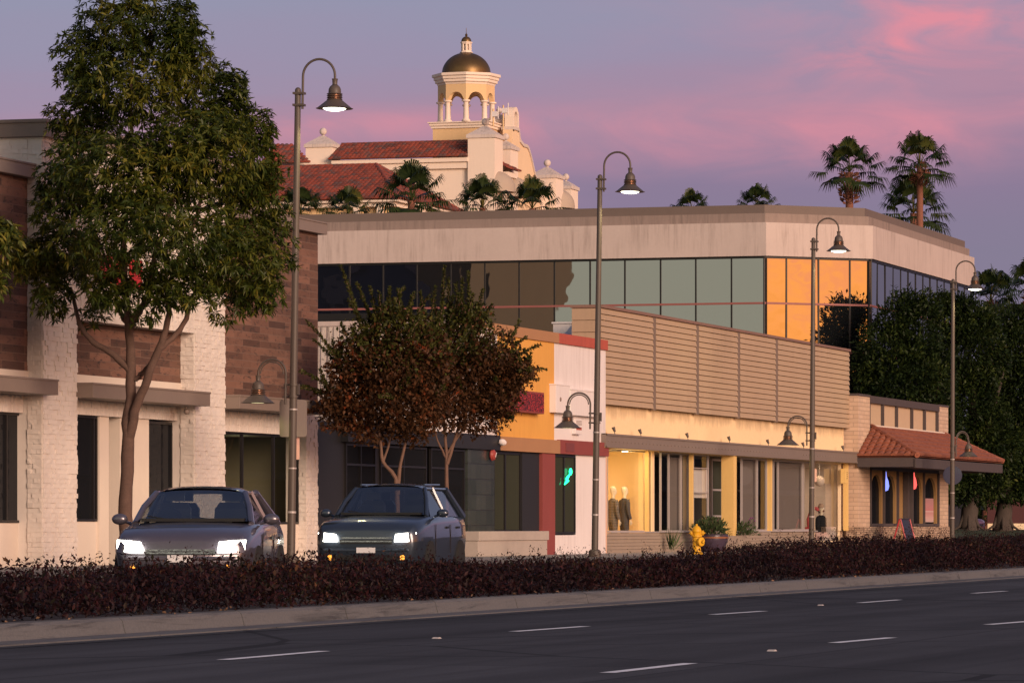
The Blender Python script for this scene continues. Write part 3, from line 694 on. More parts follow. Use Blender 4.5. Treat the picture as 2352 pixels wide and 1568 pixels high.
MB().ball((x, TQ - .02, zz0), .1, 12, 8, sx=1.3, sy=.3).build('bulb', C_GREEN, ng, True)  # glowing spot of the mirrored signal
MB().tube([(x - .1, TQ - .02, zz0 - .08), (x - .32, TQ - .02, zz0 - .17), (x - .42, TQ - .02, zz0 - .2), (x - .3, TQ - .02, zz0 - .25), (x - .6, TQ - .02, zz0 - .36)], [.02, .04, .03, .045, .015], 8).build('tube', C_GREEN, ng, True)  # glowing streak of the mirrored signal
# loose roof flashing and vent on the painted shop roof
rf = thing('roof_vent', 'broken white roof vent with torn flashing on the red coped roof', 'roof vent', (S(1350, 36), 36, 6.3))
v0, v1 = S(1330, 35.5), S(1356, 35.5)
MB().box(v0, v1, 35.5, 36.3, 6.0, 6.95).box(v0 - .04, v1 + .04, 35.46, 36.34, 6.95, 7.0).build('box', C_WPAINT, rf)
MB().ball((v0 + .1, 35.49, 6.72), .16, 10, 8, sx=1.5, sy=.1).build('hole', C_DARK, rf)
MB().add([(S(1282, 35), 35, 6.35), (S(1326, 35), 35, 6.45), (S(1338, 35.3), 35.3, 6.85), (S(1322, 35.2), 35.2, 6.98), (S(1300, 35.3), 35.3, 6.6)], [(0, 1, 4), (1, 2, 3), (1, 3, 4)]).build('flashing', C_WPAINT, rf)

# ---------------------------------------------------------------- tan sided store
def stained_cream(clean):
    """cream stucco with grime washed down from the siding, clean below each batten"""
    m, n, out = nt('stained_cream_stucco'); tc = nd(n, 'ShaderNodeTexCoord').outputs['Object']; p = nd(n, 'ShaderNodeBsdfPrincipled'); lk(n, p.outputs[0], out.inputs[0]); p.inputs['Roughness'].default_value = .85
    sx = nd(n, 'ShaderNodeSeparateXYZ'); lk(n, tc, sx.inputs[0])
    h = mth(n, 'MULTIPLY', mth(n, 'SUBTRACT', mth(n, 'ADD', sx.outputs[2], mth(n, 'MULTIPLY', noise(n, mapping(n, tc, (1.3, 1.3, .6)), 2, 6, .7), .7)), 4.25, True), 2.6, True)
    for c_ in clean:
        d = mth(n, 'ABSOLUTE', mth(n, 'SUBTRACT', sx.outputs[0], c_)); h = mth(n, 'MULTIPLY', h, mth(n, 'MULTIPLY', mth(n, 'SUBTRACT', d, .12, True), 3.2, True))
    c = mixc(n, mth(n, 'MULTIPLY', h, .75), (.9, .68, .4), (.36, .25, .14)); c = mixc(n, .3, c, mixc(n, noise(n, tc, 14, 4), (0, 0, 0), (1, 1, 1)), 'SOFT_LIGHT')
    lk(n, c, p.inputs['Base Color']); return m
TS = 33.74
ss = thing('sided_store', 'clothing store with tan clapboard upper front and long awning over lit display windows', 'shop', (S(1650, 34.5), 34.5, .15))
g0, g1 = S(1380, TS), S(1971, 33.4) - .01
z0, z1 = 4.43, 7.29
MB().box(g0 + .03, g1 - .03, TS + .05, TS + .85, z0 + .03, z1 - .06).build('upper_box', C_SIDING, ss)
sd_ = MB(); nb = 16; h = (z1 - z0 - .1) / nb
bat = [S(p, TS) for p in (1502, 1601, 1696, 1783, 1868)]
xs = [g0] + bat + [g1]
for i in range(nb):
    a = z0 + i * h
    for j in range(len(xs) - 1):
        x0 = xs[j] + (.16 if j else 0); x1 = xs[j + 1] - (.16 if j < len(xs) - 2 else 0)
        sd_.add([(x0, TS - .038, a + .017), (x1, TS - .038, a + .017), (x1, TS, a + h), (x0, TS, a + h), (x0, TS + .05, a + .017), (x1, TS + .05, a + .017), (x1, TS + .05, a + h), (x0, TS + .05, a + h)], [(0, 1, 2, 3), (0, 4, 5, 1), (2, 6, 7, 3), (0, 3, 7, 4), (1, 5, 6, 2)])
sd_.build('clapboards', C_SIDING, ss)
se = MB()
for i in range(8):
    a = z0 + i * 2 * h
    se.box(g0 - .03, g0 + .04, TS + .02, TS + .86, a + .012, a + 2 * h - .006)
se.build('end_clapboards', C_SIDING, ss)
for x in bat: MB().box(x - .16, x + .16, TS - .02, TS + .06, z0 - .02, z1 - .09).build('batten', C_SIDELINE, ss)
MB().box(g0 - .05, g1 + .04, TS - .07, TS + .9, z1 - .085, z1).build('cap', M('red_brown_trim', (.22, .13, .1), .6), ss)
cr1 = g1 - .14; party = None
MB().box(g0 + .1, cr1, TS + .16, 45.8, 3.5, z0 + .03).build('upper_wall', stained_cream([b_ - S(1650, 34.5) for b_ in bat]), ss)
# awning: straight, then swinging slightly out towards its far end
TA = 33.45
aw = [(S(1392, TA), TA), (S(1700, TA), TA), (S(1840, TA - .03), TA - .03), (S(1976, TA - .05), TA - .05)]
m_ = MB(); back = TS + .9
for i in range(3):
    (x0, y0), (x1, y1) = aw[i], aw[i + 1]
    m_.add([(x0, y0, 3.2), (x1, y1, 3.2), (x1, y1, 3.56), (x0, y0, 3.56), (x0, back, 3.2), (x1, back, 3.2), (x1, back, 3.56), (x0, back, 3.56)], [(0, 1, 2, 3), (0, 4, 5, 1), (2, 6, 7, 3)] + ([(0, 3, 7, 4)] if i == 0 else []) + ([(1, 5, 6, 2)] if i == 2 else []))
 
x = aw[0][0] + .2
while x < aw[3][0] - .1:
    m_.ball((x, TA - .012 - (.03 if x > aw[2][0] else 0), 3.36), .02, 6, 4); x += .42
m_.build('awning', C_TAUPE, ss)
m_ = MB()
for i in range(3):
    (x0, y0), (x1, y1) = aw[i], aw[i + 1]
    m_.add([(x0, y0 - .03, 3.53), (x1, y1 - .03, 3.53), (x1, y1 - .03, 3.585), (x0, y0 - .03, 3.585), (x0, y0 + .3, 3.53), (x1, y1 + .3, 3.53), (x1, y1 + .3, 3.585), (x0, y0 + .3, 3.585)], [(0, 1, 2, 3), (0, 4, 5, 1), (2, 6, 7, 3)])
    m_.add([(x0, y0 - .02, 3.185), (x1, y1 - .02, 3.185), (x1, y1 - .02, 3.235), (x0, y0 - .02, 3.235)], [(0, 1, 2, 3)])
m_.build('awning_trim', C_TAUPE, ss)
MB().box(aw[0][0] + .02, aw[3][0] - .1, TA + .03, back, 3.175, 3.2).build('soffit', M('soffit_paint', (.55, .4, .2), .7, .08), ss)
TG = 34.0          # glass line
def pb(px, t=TG): return S(px, t)
# posts
for a, b, t0, m, nm in ((1480, 1492, TG - .16, C_YPOST, 'post'), (1494, 1503, TG - .1, C_CREAM, 'post'), (1582, 1593, TG - .16, C_YPOST, 'post'), (1656, 1692, TG - .5, C_YPOST, 'column'), (1761, 1774, TG - .18, C_YPOST, 'post'), (1924, 1932, TG - .12, C_CREAM, 'post'), (1936, 1949, TG - .3, C_YPOST, 'post')):
    s1_, dd_ = on_t(b, t0); q_ = (b - a) * dd_ / FPX / 1.246
    MB().box(s1_ - q_, s1_, t0, t0 + q_, .76 if nm == 'post' else .3, 3.18).build(nm, m, ss)
MB().box(S(1385, TG - .3), S(1394, TG - .3), TG - .3, TG + .1, .15, 3.18).build('end_jamb', M('peach_paint', (.7, .45, .32), .7), ss)
# ledger board base
C_BASE = M('board_base', (.3, .24, .19), .8, .15, 2, 20, .3)
bs = MB()
for (a, b, t0) in ((1392, 1515, TG - .14), (1515, 1625, TG - .08), (1640, 1770, TG - .16), (1770, 1868, TG - .05)):
    for r in range(6): bs.box(pb(a, t0) + .01, pb(b, t0) - .01, t0 - random.choice((0, .02, .035)), TG + .1, .15 + r * .098, .15 + (r + 1) * .098 - .008)
bs.build('base_boards', C_BASE, ss)
MB().box(S(1392, TG), S(1625, TG), TG - .17, TG + .1, .738, .77).box(S(1640, TG), S(1868, TG), TG - .17, TG + .1, .738, .77).build('sill', C_ALU, ss)
zs0, zs1 = .77, 3.17
wA = win(ss, S(1393, TG), S(1481, TG), zs0, zs1, TG + .03, pane=C_GLASS, frame=C_ALU, fw=.03)
wB = win(ss, S(1516, TG), S(1581, TG), zs0, zs1, TG + .03, mul=[S(1535, TG), S(1563, TG)], pane=C_GLASS, frame=C_ALU, fw=.03)
wC = win(ss, S(1592, TG), S(1627, TG), .3, zs1, TG + .05, bars=[2.75, 1.98], pane=C_GLASS, frame=C_ALU, fw=.03)
TD = TG + .55
dr = win(ss, S(1631, TD), S(1664, TD), .3, 3.1, TD, bars=[2.1, 1.25], mul=[S(1655, TD)], pane=C_GLASS_TINT, frame=C_ALU, fw=.06, name='door')
dr2 = win(ss, S(1666, TD), S(1716, TD), .3, 3.1, TD, bars=[2.1, 1.25], mul=[S(1690, TD)], pane=C_GLASS_TINT, frame=C_ALU, fw=.07, name='door')
MB().tube([(S(1688, TD), TD - .12, .95), (S(1688, TD), TD - .12, 1.45)], .018, 8).build('handle', C_ALU, dr2)
wD = win(ss, S(1702, TG), S(1760, TG), zs0, zs1, TG + .03, mul=[S(1738, TG)], pane=C_GLASS, frame=C_ALU, fw=.05)
wE = win(ss, S(1775, TG), S(1868, TG), zs0, zs1, TG + .03, mul=[S(1786, TG), S(1843, TG)], pane=C_GLASS, frame=C_ALU, fw=.05)
wF = win(ss, S(1868, TG), S(1926, TG), .36, zs1, TG + .03, pane=C_GLASS, frame=C_CREAM, fw=.04)
# blinds and panels behind the glass
for a, b, zz, zzz, par, m in ((1536, 1562, .8, 3.05, wB, C_BLIND), (1564, 1580, .8, 3.1, wB, M('dark_blind', (.11, .1, .1), .8)), (1704, 1737, .8, 3.1, wD, C_BLIND), (1787, 1842, .84, 3.08, wE, C_BLIND), (1593, 1626, 2.0, 2.72, wC, C_WPAINT), (1593, 1626, 1.82, 1.96, wC, C_WPAINT)):
    MB().box(S(a, TG + .12), S(b, TG + .12), TG + .12, TG + .135, zz, zzz).build('blind', m, par)
# interiors
C_SHOPWALL = M('warm_shop_wall', (.78, .56, .28), .8, .05)
C_PINKWALL = M('pale_shop_wall', (.52, .44, .38), .8, .05)
i0, i1 = S(1391, TG), S(1492, TG)
MB().box(i0 - .5, i1 + 1.2, 36.2, 36.3, .5, 3.18).box(i1, i1 + .1, TG + .1, 36.2, .5, 3.18).box(i0 - .5, i0 - .45, TG + .05, 36.2, .5, 3.18).build('display_wall', C_SHOPWALL, ss)
MB().box(i0 - .5, S(1630, TG), TG + .1, 36.2, .62, .72).build('display_floor', C_CREAM, ss)
MB().box(g0 + .3, cr1, TG + .15, 45.5, 3.22, 3.45).build('ceiling', C_CREAM, ss)
j0, j1 = S(1862, TG), S(1926, TG)
MB().box(j0 - .3, j1 + 1.5, 35.9, 36.0, .3, 3.18).box(j1 + .02, j1 + .1, TG + .06, 35.9, .3, 3.18).box(j0 - .35, j0 - .25, TG + .15, 35.9, .3, 3.18).build('display_wall', C_PINKWALL, ss)
MB().box(j0 - .3, j1 + .02, TG + .06, 35.9, .2, .3).build('display_floor', C_CREAM, ss)
MB().box(i1 + 1.25, j0 - .4, 36.9, 37, .15, 3.18).build('back_wall', M('dim_interior', (.06, .055, .05), .8), ss)
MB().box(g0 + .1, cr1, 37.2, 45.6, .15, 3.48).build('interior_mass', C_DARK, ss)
MB().box(cr1 - .05, cr1 + .02, TS + .2, 45.6, .15, 3.48).build('party_wall', C_BUFFBRICK, ss)
for i, px in enumerate((1412, 1452)):
    p = ((122.9, 34.3, 3.16), (124.9, 34.2, 3.16))[i]
    dl = MB().lathe([(.09, -.03), (.09, .02)], p, 14).build('downlight', emit('downlight_glow', (1, .85, .5), 12), ss)
    li = bpy.data.lights.new('display_light', 'POINT'); li.energy = 80; li.color = (1, .7, .3); li.shadow_soft_size = .08
    lo = bpy.data.objects.new('display_light', li); COL.objects.link(lo); lo.location = (p[0], p[1], p[2] - .12)
li = bpy.data.lights.new('display_light', 'POINT'); li.energy = 7; li.color = (1, .75, .5); li.shadow_soft_size = .1
lo = bpy.data.objects.new('display_light', li); COL.objects.link(lo); lo.location = (151.6, 34.35, 3.05)
# small floodlights standing on the awning
for i, (px, lb) in enumerate(((1412, 'behind the second lamp post'), (1472, 'above the lit suit display'), (1580, 'above the hydrant'), (1676, 'above the yellow column'), (1765, 'left of the hanging street lamp'), (1846, 'just right of the hanging street lamp'), (1937, 'at the far end of the awning'))):
    f = thing('awning_spotlight', 'tiny spotlight standing on the taupe awning ' + lb, 'spotlight', (S(px, TA + .1), TA + .1, 3.585), 'spotlights along the awning')
    x = S(px, TA + .1)
    MB().tube([(x, TA + .1, 3.58), (x, TA + .1, 3.68)], .012, 6).build('stem', C_POLE, f)
    MB().lathe([(.03, -.07), (.05, .05), (.055, .07)], (x, TA + .12, 3.72), 10, (0, .35, .9)).build('head', C_POLE, f, True)
eb = thing('electric_box', 'yellow electrical box with small slots beside the buff block wall', 'utility box', (g1 - .3, TG - .3, 2.3))
e0_, e1_ = S(1943, TG - .4), S(1943, TG - .4) + .3
MB().box(e0_, e1_, TG - .4, TG - .2, 2.45, 2.98).build('housing', C_YPOST, eb, bevel=.012)
gg = MB()
for i in range(4): gg.box(e1_ - .16, e1_ - .06, TG - .407, TG - .4, 2.62 + i * .07, 2.65 + i * .07)
gg.build('slots', C_DARKWOOD, eb)
# ---------------------------------------------------------------- block restaurant with tiled awning roof
TR = 33.4
rs = thing('block_restaurant', 'small buff block restaurant with red tiled hip awning and arched windows', 'restaurant', (S(2080, 34), 34, .15))
r0, r1 = S(1971, TR), S(2178, TR)
b0, b1 = S(1998, TR), S(2157, TR)
MB().box(r0, b0, TR, 44, .15, 5.62).build('wall', C_BUFFBRICK, rs)
MB().box(b1, r1, TR, 44, .15, 5.62).build('wall', C_BUFFBRICK, rs)
MB().box(r0 - .02, b0 + .02, TR - .03, 44.02, 5.62, 5.7).box(b1, r1 + .02, TR - .03, 44.02, 5.62, 5.7).build('parapet_cap', C_DARKWOOD, rs)
MB().box(b0 + .002, b1 - .002, TR + .12, TR + .3, 3.0, 5.5).build('parapet_panel', C_PANEL, rs)
fr = MB().box(b0, b1, TR - .02, TR + .25, 5.42, 5.68).box(b0, b1, TR + .0, TR + .25, 4.3, 4.42)
for px in (1999.5, 2031, 2063, 2098, 2127, 2156): x = S(px, TR); fr.box(x - .06, x + .06, TR + .01, TR + .2, 4.42, 5.42)
fr.build('parapet_frame', C_DARKWOOD, rs)
# tiled awning roof, hipped at both ends
TE = 31.2
e0, e1 = S(2107, TE), S(2305, TE)
ze = 3.42
q0, q1 = S(2003, TR), S(2166, TR)
zt = 4.5
tr_ = MB()
run = TR - TE; sl_ = math.hypot(run, zt - ze); vd = (0, run, zt - ze)
tile_roof(tr_, (e0, TE, ze), (1, 0, 0), vd, [(0, 0), (e1 - e0, 0), (q1 - e0, sl_), (max(.5, q0 - e0), sl_)], .26, .36)
hl = math.hypot(q0 - e0, zt - ze)
tile_roof(tr_, (e0, TR, ze), (0, -1, 0), (q0 - e0, 0, zt - ze), [(0, 0), (run, 0), (0, hl)], .24, .36)
hr = math.hypot(e1 - q1, zt - ze)
tile_roof(tr_, (e1, TE, ze), (0, 1, 0), (q1 - e1, 0, zt - ze), [(0, 0), (run, 0), (run, hr)], .26, .36)
# hip caps
def hip(mb, a, b, r=.11):
    a, b = Vector(a), Vector(b); n = max(2, int((b - a).length / .38))
    for i in range(n): p, q = a.lerp(b, i / n), a.lerp(b, (i + 1.12) / n); mb.h += []; k0 = len(mb.f); mb.tube([p, q], [r, r * .85], 8, True); mb.h += [random.random()] * (len(mb.f) - k0)
hip(tr_, (e0, TE, ze + .05), (q0, TR, zt + .06)); hip(tr_, (e1, TE, ze + .05), (q1, TR, zt + .06))
o = tr_.build('tile_roof', C_TILE, rs)
fs = MB().box(e0 - .02, e1 + .02, TE + .04, TE + .1, 3.02, 3.36).box(e0 + .02, e0 + .09, TE + .1, TR, 3.05, 3.38).box(e1 - .08, e1, TE + .1, TR, 3.02, 3.36)
fs.build('fascia', C_DARKWOOD, rs)
MB().box(e0 + .1, e1 - .1, TE + .1, TR - .01, 3.1, 3.13).build('soffit', C_DARKWOOD, rs)
MB().box(q0 - .05, q1 + .1, TR - .08, TR + .02, zt - .02, zt + .12).build('flashing', C_PLASTER, rs)
# front beneath the awning: arcade of pointed openings between thin posts
cell = [S(p, TR) for p in (2000, 2031, 2063, 2096, 2123, 2156)]
kinds = ['arch', 'arch', 'door', 'arch', 'arch']
zb, zt2 = 1.02, 2.98
C_ARCHW = M('ochre_arch_wall', (.3, .18, .07), .8, .1)
for i, kd in enumerate(kinds):
    x0, x1 = cell[i] + .07, cell[i + 1] - .07
    if kd == 'arch':
        xm = (x0 + x1) / 2; hw = (x1 - x0) * .43; sp_ = 2.1; pts = []
        for j in range(9):                                  # pointed arch outline
            a = j / 8; pts.append((xm - hw + hw * (1 - math.cos(a * math.pi / 2)) * 1.0, sp_ + .72 * math.sin(a * math.pi / 2)))
        left = [(xm - hw, zb)] + pts; right = [(2 * xm - x, z) for x, z in left]
        mb = MB()
        for L, xe in ((left, x0), (right, x1)):
            for j in range(len(L) - 1):
                (xa, za), (xb, z_b) = L[j], L[j + 1]
                mb.quad((xe, TR + .05, za), (xa, TR + .05, za), (xb, TR + .05, z_b), (xe, TR + .05, z_b))
                mb.quad((xa, TR + .05, za), (xa, TR + .16, za), (xb, TR + .16, z_b), (xb, TR + .05, z_b))
        mb.quad((x0, TR + .05, left[-1][1]), (x1, TR + .05, left[-1][1]), (x1, TR + .05, zt2), (x0, TR + .05, zt2))
        o = mb.build('arch_window', C_ARCHW, rs)
        MB().quad((x0, TR + .15, zb), (x1, TR + .15, zb), (x1, TR + .15, zt2), (x0, TR + .15, zt2)).build('pane', C_GLASS_DARK, o)
    else:
        MB().box(x0, x1, TR + .3, TR + .36, .4, zt2).build('door', C_ARCHW, rs)
        MB().box(x1 - .32, x1 + .05, TR + .1, TR + .29, .4, zt2).build('door_post', C_DARKWOOD, rs)
po = MB()
for i, x in enumerate(cell): po.box(x - .06, x + .06, TR - .03, TR + .25, zb - .1, 3.0)
po.box(cell[0], cell[2], TR - .04, TR + .2, zb - .11, zb).box(cell[3], cell[5], TR - .04, TR + .2, zb - .11, zb)
po.box(cell[0], cell[5], TR - .02, TR + .2, 2.98, 3.14).build('window_frame', C_DARKWOOD, rs)
MB().box(S(1974, TR - .1), cell[2], TR - .1, TR + .4, .1, .9).box(cell[3] - .5, r1 + .05, TR - .1, TR + .4, .1, .9).build('stone_base', C_LEDGE, rs)
MB().box(r0 + .1, r1 - .1, TR + .4, 43.8, .15, 5.4).build('interior_mass', C_DARK, rs)
for px, py, c, nm, lb in ((2038, 1112, (.25, .3, 1), 'blue_reflection', 'glowing blue shape standing in for a neon reflection in the second arched window'), (2102, 1106, (1, .12, .1), 'red_reflection', 'glowing red shape standing in for a neon reflection in the third arched window')):  # added glowing shapes stand in for neon reflections on the panes
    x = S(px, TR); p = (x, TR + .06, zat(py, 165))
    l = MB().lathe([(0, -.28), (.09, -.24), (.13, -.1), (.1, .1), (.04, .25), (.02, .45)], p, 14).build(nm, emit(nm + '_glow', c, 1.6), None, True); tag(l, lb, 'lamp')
pst = MB().box(S(2132, TR), S(2150, TR), TR + .1, TR + .12, 1.08, 2.0); pst = pst.build('window_poster', None)
def poster_mat():
    m, n, out = nt('pink_poster'); tc = nd(n, 'ShaderNodeTexCoord').outputs['Object']; sx = nd(n, 'ShaderNodeSeparateXYZ'); lk(n, tc, sx.inputs[0])
    c = ramp(n, mth(n, 'MULTIPLY', mth(n, 'SUBTRACT', sx.outputs[2], 1.05), 1.05), [(0, (.55, .42, .38)), (.2, (.6, .36, .33)), (.44, (.5, .24, .23)), (.46, (.7, .55, .52)), (.5, (.5, .2, .2)), (1, (.45, .24, .24))])
    p = nd(n, 'ShaderNodeBsdfPrincipled'); lk(n, c, p.inputs['Base Color']); lk(n, p.outputs[0], out.inputs[0]); return m
pst.data.materials.append(poster_mat()); tag(pst, 'tall pink poster in the last arched window of the restaurant', 'poster')
# A-frame board
af = thing('a_frame_board', 'black chalkboard on a red A-frame standing before the restaurant', 'sandwich board', (S(2095, 32), 32, .15))
ax, ay = S(2082, 31.9), 31.9
ax1 = S(2103, 31.9)
MB().add([(ax + .03, ay - .02, .25), (ax1 - .03, ay - .02, .25), (ax1 - .03, ay + .22, 1.16), (ax + .03, ay + .22, 1.16)], [(0, 1, 2, 3)]).build('board', C_BLACKFRAME, af)
C_REDF = M('red_frame', (.4, .02, .03), .45, .1)
for x in (ax, ax1):
    MB().tube([(x, ay - .04, .15), (x, ay + .22, 1.18)], .03, 6).build('leg', C_REDF, af); MB().tube([(x, ay + .55, .15), (x, ay + .25, 1.18)], .03, 6).build('leg', C_REDF, af)
MB().tube([(ax, ay + .23, 1.18), (ax1, ay + .23, 1.18)], .03, 6).build('top_rail', C_BLACKFRAME, af)

# ---------------------------------------------------------------- office building with chamfered corner
of = thing('office_building', 'large pale concrete office block with chamfered corner and mirrored window bands', 'office building', (205, 50, 0))
o2 = (on_t(2005, 42)[0], 42.0)
tmp = on_t(2005, 42)
o1 = (o2[0] - .667 * 5.58, o2[1] + .745 * 5.58)
o0 = (o1[0], 84.0)
o3 = (on_t(2238, 42)[0], 42.0)
def inset(d):
    c = d * math.tan(R(22.5))
    return [(o0[0] + d, o0[1]), (o1[0] + d, o1[1] + c), (o2[0] + c, o2[1] + d), (o3[0] - d * .9, o3[1] + d), (o3[0] - d * .9, 84.0)]
def slab(d, z0, z1, nm, m): return MB().prism(inset(d), z0, z1).build(nm, m, of)
slab(.0, 13.2, 14.72, 'concrete_band', C_CONC); slab(.22, 14.72, 15.15, 'upper_band', C_CONCDARK); slab(.42, 15.15, 15.55, 'roof_cap', C_ROOFCAP)
slab(.5, 0, 13.2, 'core', C_DARK)
def panes(a, b, t_edges, rows, depth=.18):
    a, b = Vector((*a, 0)), Vector((*b, 0)); u = (b - a).normalized(); nrm = Vector((u.y, -u.x, 0))
    grid = MB(); red = MB()
    for i in range(len(t_edges) - 1):
        for (z0, z1) in rows:
            p = a + u * t_edges[i] - nrm * depth; q = a + u * t_edges[i + 1] - nrm * depth
            j = [nrm * random.uniform(-.011, .011) for _ in range(4)]
            vs = []
            nx, nz = 6, 5; cx, cz = random.uniform(-.004, .004), random.uniform(-.003, .003)
            for zi in range(nz + 1):
                for xi in range(nx + 1):
                    fx, fz = xi / nx, zi / nz
                    off = (j[0] * (1 - fx) + j[1] * fx) * (1 - fz) + (j[2] * (1 - fx) + j[3] * fx) * fz + nrm * (cx * math.sin(math.pi * fx) + cz * math.sin(math.pi * fz) + .0)
                    w_ = p.lerp(q, fx) + off; vs.append((w_.x, w_.y, z0 + (z1 - z0) * fz))
            MB().add(vs, [(r * (nx + 1) + c, r * (nx + 1) + c + 1, (r + 1) * (nx + 1) + c + 1, (r + 1) * (nx + 1) + c) for r in range(nz) for c in range(nx)]).build('window_pane', C_GLASS_OFFICE, of, True)
    zlo, zhi = rows[-1][0], rows[0][1]
    for t in t_edges:
        p = a + u * t - nrm * (depth - .03)
        grid.extrude([p - u * .035 + Vector((0, 0, zlo)), p + u * .035 + Vector((0, 0, zlo)), p + u * .035 - nrm * .06 + Vector((0, 0, zlo)), p - u * .035 - nrm * .06 + Vector((0, 0, zlo))], (0, 0, zhi - zlo))
    p = a + u * t_edges[0]; q = a + u * t_edges[-1]
    for (z0, z1) in rows[1:]:
        MB().extrude([p - nrm * (depth - .05) + Vector((0, 0, z1 - .045)), p - nrm * (depth + .05) + Vector((0, 0, z1 - .045)), p - nrm * (depth + .05) + Vector((0, 0, z1 + .045)), p - nrm * (depth - .05) + Vector((0, 0, z1 + .045))], q - p).build('transom', C_REDLINE, of)
    grid.build('mullions', C_BLACKFRAME, of)
    MB().extrude([p - nrm * (depth - .07) + Vector((0, 0, zhi - .07)), p - nrm * (depth + .05) + Vector((0, 0, zhi - .07)), p - nrm * (depth + .05) + Vector((0, 0, zhi + .02)), p - nrm * (depth - .07) + Vector((0, 0, zhi + .02))], q - p).build('window_head', C_BLACKFRAME, of)
ROWS = [(11.06, 13.17), (8.85, 11.06), (6.7, 8.85)]
left_len = o0[1] - o1[1]
ed = [left_len - abs(on_s(px, o1[0])[0] - o1[1]) for px in (1761, 1678, 1596, 1515, 1433, 1353, 1271, 1190)]
while ed[-1] > left_len - 31: ed.append(ed[-1] - 1.66)
panes(o0, o1, sorted(ed), ROWS[:2])
chl = 5.58
panes(o1, o2, [0, chl * .205, chl * .505, chl * .80, chl], ROWS)
rl = o3[0] - o2[0]
panes(o2, o3, [rl * i / 14 for i in range(15)], ROWS)
f0, f1 = on_s(1010, o1[0] - .4)[0], on_s(690, o1[0] - .4)[0]
MB().box(o1[0] - .2, o1[0] + .3, f0, f1, 0, 10.85).build('spandrel', C_BLACKFRAME, of)
MB().box(o1[0] - .1, o1[0] + .3, o1[1] + .1, f0 - .01, 0, 8.85).build('lower_wall', C_CONC, of)

# ---------------------------------------------------------------- building across the side street that the mirrored glass shows
YO = -36
yb = thing('yellow_flats', 'plain yellow block of flats with dark windows, seen mirrored in the office glass', 'apartment building', (114, 92, 0))
MB().box(102, 124, 81.5, 85.5, 0, 26).build('wall', M('mustard_wall', (.13, .1, .055), .85, .1, .4, 10, .1), yb)
MB().box(102, 123.5, 85.5, 112, 0, 25).build('wall', M('mirrored_sky_navy', (.03, .04, .07), .85, .1, .4, 10, .1), yb)  # unseen wing, navy put in for the dark sky the glass mirrors
MB().box(101.7, 124.3, 81.2, 112.3, 26, 26.6).build('roof_edge', C_CONC, yb)
for i in range(5):
    for j in range(8): MB().box(124, 124.06, 84 + i * 5.4, 86.6 + i * 5.4, 2 + j * 3.1, 3.7 + j * 3.1).build('window', C_GLASS_DARK, yb)

# ---------------------------------------------------------------- mission style hotel with dome
ms = thing('mission_hotel', 'mission style hotel with bronze dome, arcaded belfry and red tile roofs rising behind the office', 'hotel', (290, 95, 0))
SF = 286.8; TF = 87.85
def pier(px0, px1, s, zcap, depth, zbase, ball=True, wall=C_STUCCO, rball=.26):
    t1 = on_s(px0, s)[0]; t0 = on_s(px1, s)[0]; w_ = t1 - t0; e = .1
    h = w_ * .33
    p = MB().box(s, s + depth, t0, t1, zbase, zcap).build('pier', wall, ms)
    cp = MB().box(s - e, s + depth + e, t0 - e, t1 + e, zcap, zcap + .22)
    cx, cy = s + depth / 2, (t0 + t1) / 2
    cp.loft([[(s - e, t0 - e, zcap + .22), (s + depth + e, t0 - e, zcap + .22), (s + depth + e, t1 + e, zcap + .22), (s - e, t1 + e, zcap + .22)],
             [(cx - .16, cy - .16, zcap + .22 + h), (cx + .16, cy - .16, zcap + .22 + h), (cx + .16, cy + .16, zcap + .22 + h), (cx - .16, cy + .16, zcap + .22 + h)]])
    cp.build('pier_cap', C_CAPSTONE, p)
    if ball: MB().lathe([(.12, 0), (.1, .08)], (cx, cy, zcap + .2 + h), 12).ball((cx, cy, zcap + .22 + h + .06 + rball), rball, 18, 12).build('ball', C_CAPSTONE, p, True)
    return t0, t1
# corner and front piers
ct0, ct1 = pier(1074.5, 1136, SF, 27.65, 1.95, 0)
pier(702, 762, SF + .6, 27.35, 1.9, 0)
# main wing behind the corner pier
we = on_s(765, SF + .3)[0]
zr0, zr1 = 26.38, 27.68
MB().box(SF + .35, SF + 9, ct1 - .5, 118, 0, 26.3).build('wall', C_STUCCO, ms)
MB().box(SF + .1, SF + .5, ct1, we, 25.6, 26.05).box(SF - .08, SF + .5, ct1, we, 26.05, 26.34).build('cornice', C_STUCCO, ms)
rr = MB(); run = 2.9
tile_roof(rr, (SF - .2, we + .2, zr0), (0, -1, 0), (run, 0, zr1 - zr0), [(0, 0), (we + .2 - ct1, 0), (we + .2 - ct1, math.hypot(run, zr1 - zr0)), (0, math.hypot(run, zr1 - zr0))], .31, .42)
k0 = len(rr.f)
hip(rr, (SF - .2 + run, we + .2, zr1 + .02), (SF - .2 + run, ct1, zr1 + .02), .12)
# a further hipped roof to the left of the tall pier
a = wpt(712, 374, 303); b = wpt(600, 374, 303); c_ = wpt(640, 333, 306)
L = (b - a).length
tile_roof(rr, a, b - a, Vector((3.0, 0, (c_.z - a.z))), [(0, 0), (L, 0), (L, math.hypot(3, c_.z - a.z)), (2.2, math.hypot(3, c_.z - a.z))], .31, .42)
rr.build('tile_roof', C_TILE_FAR, ms)
MB().box(a.x + .4, a.x + 8, a.y, a.y + 14, 0, a.z - .1).build('wall', C_STUCCO, ms)
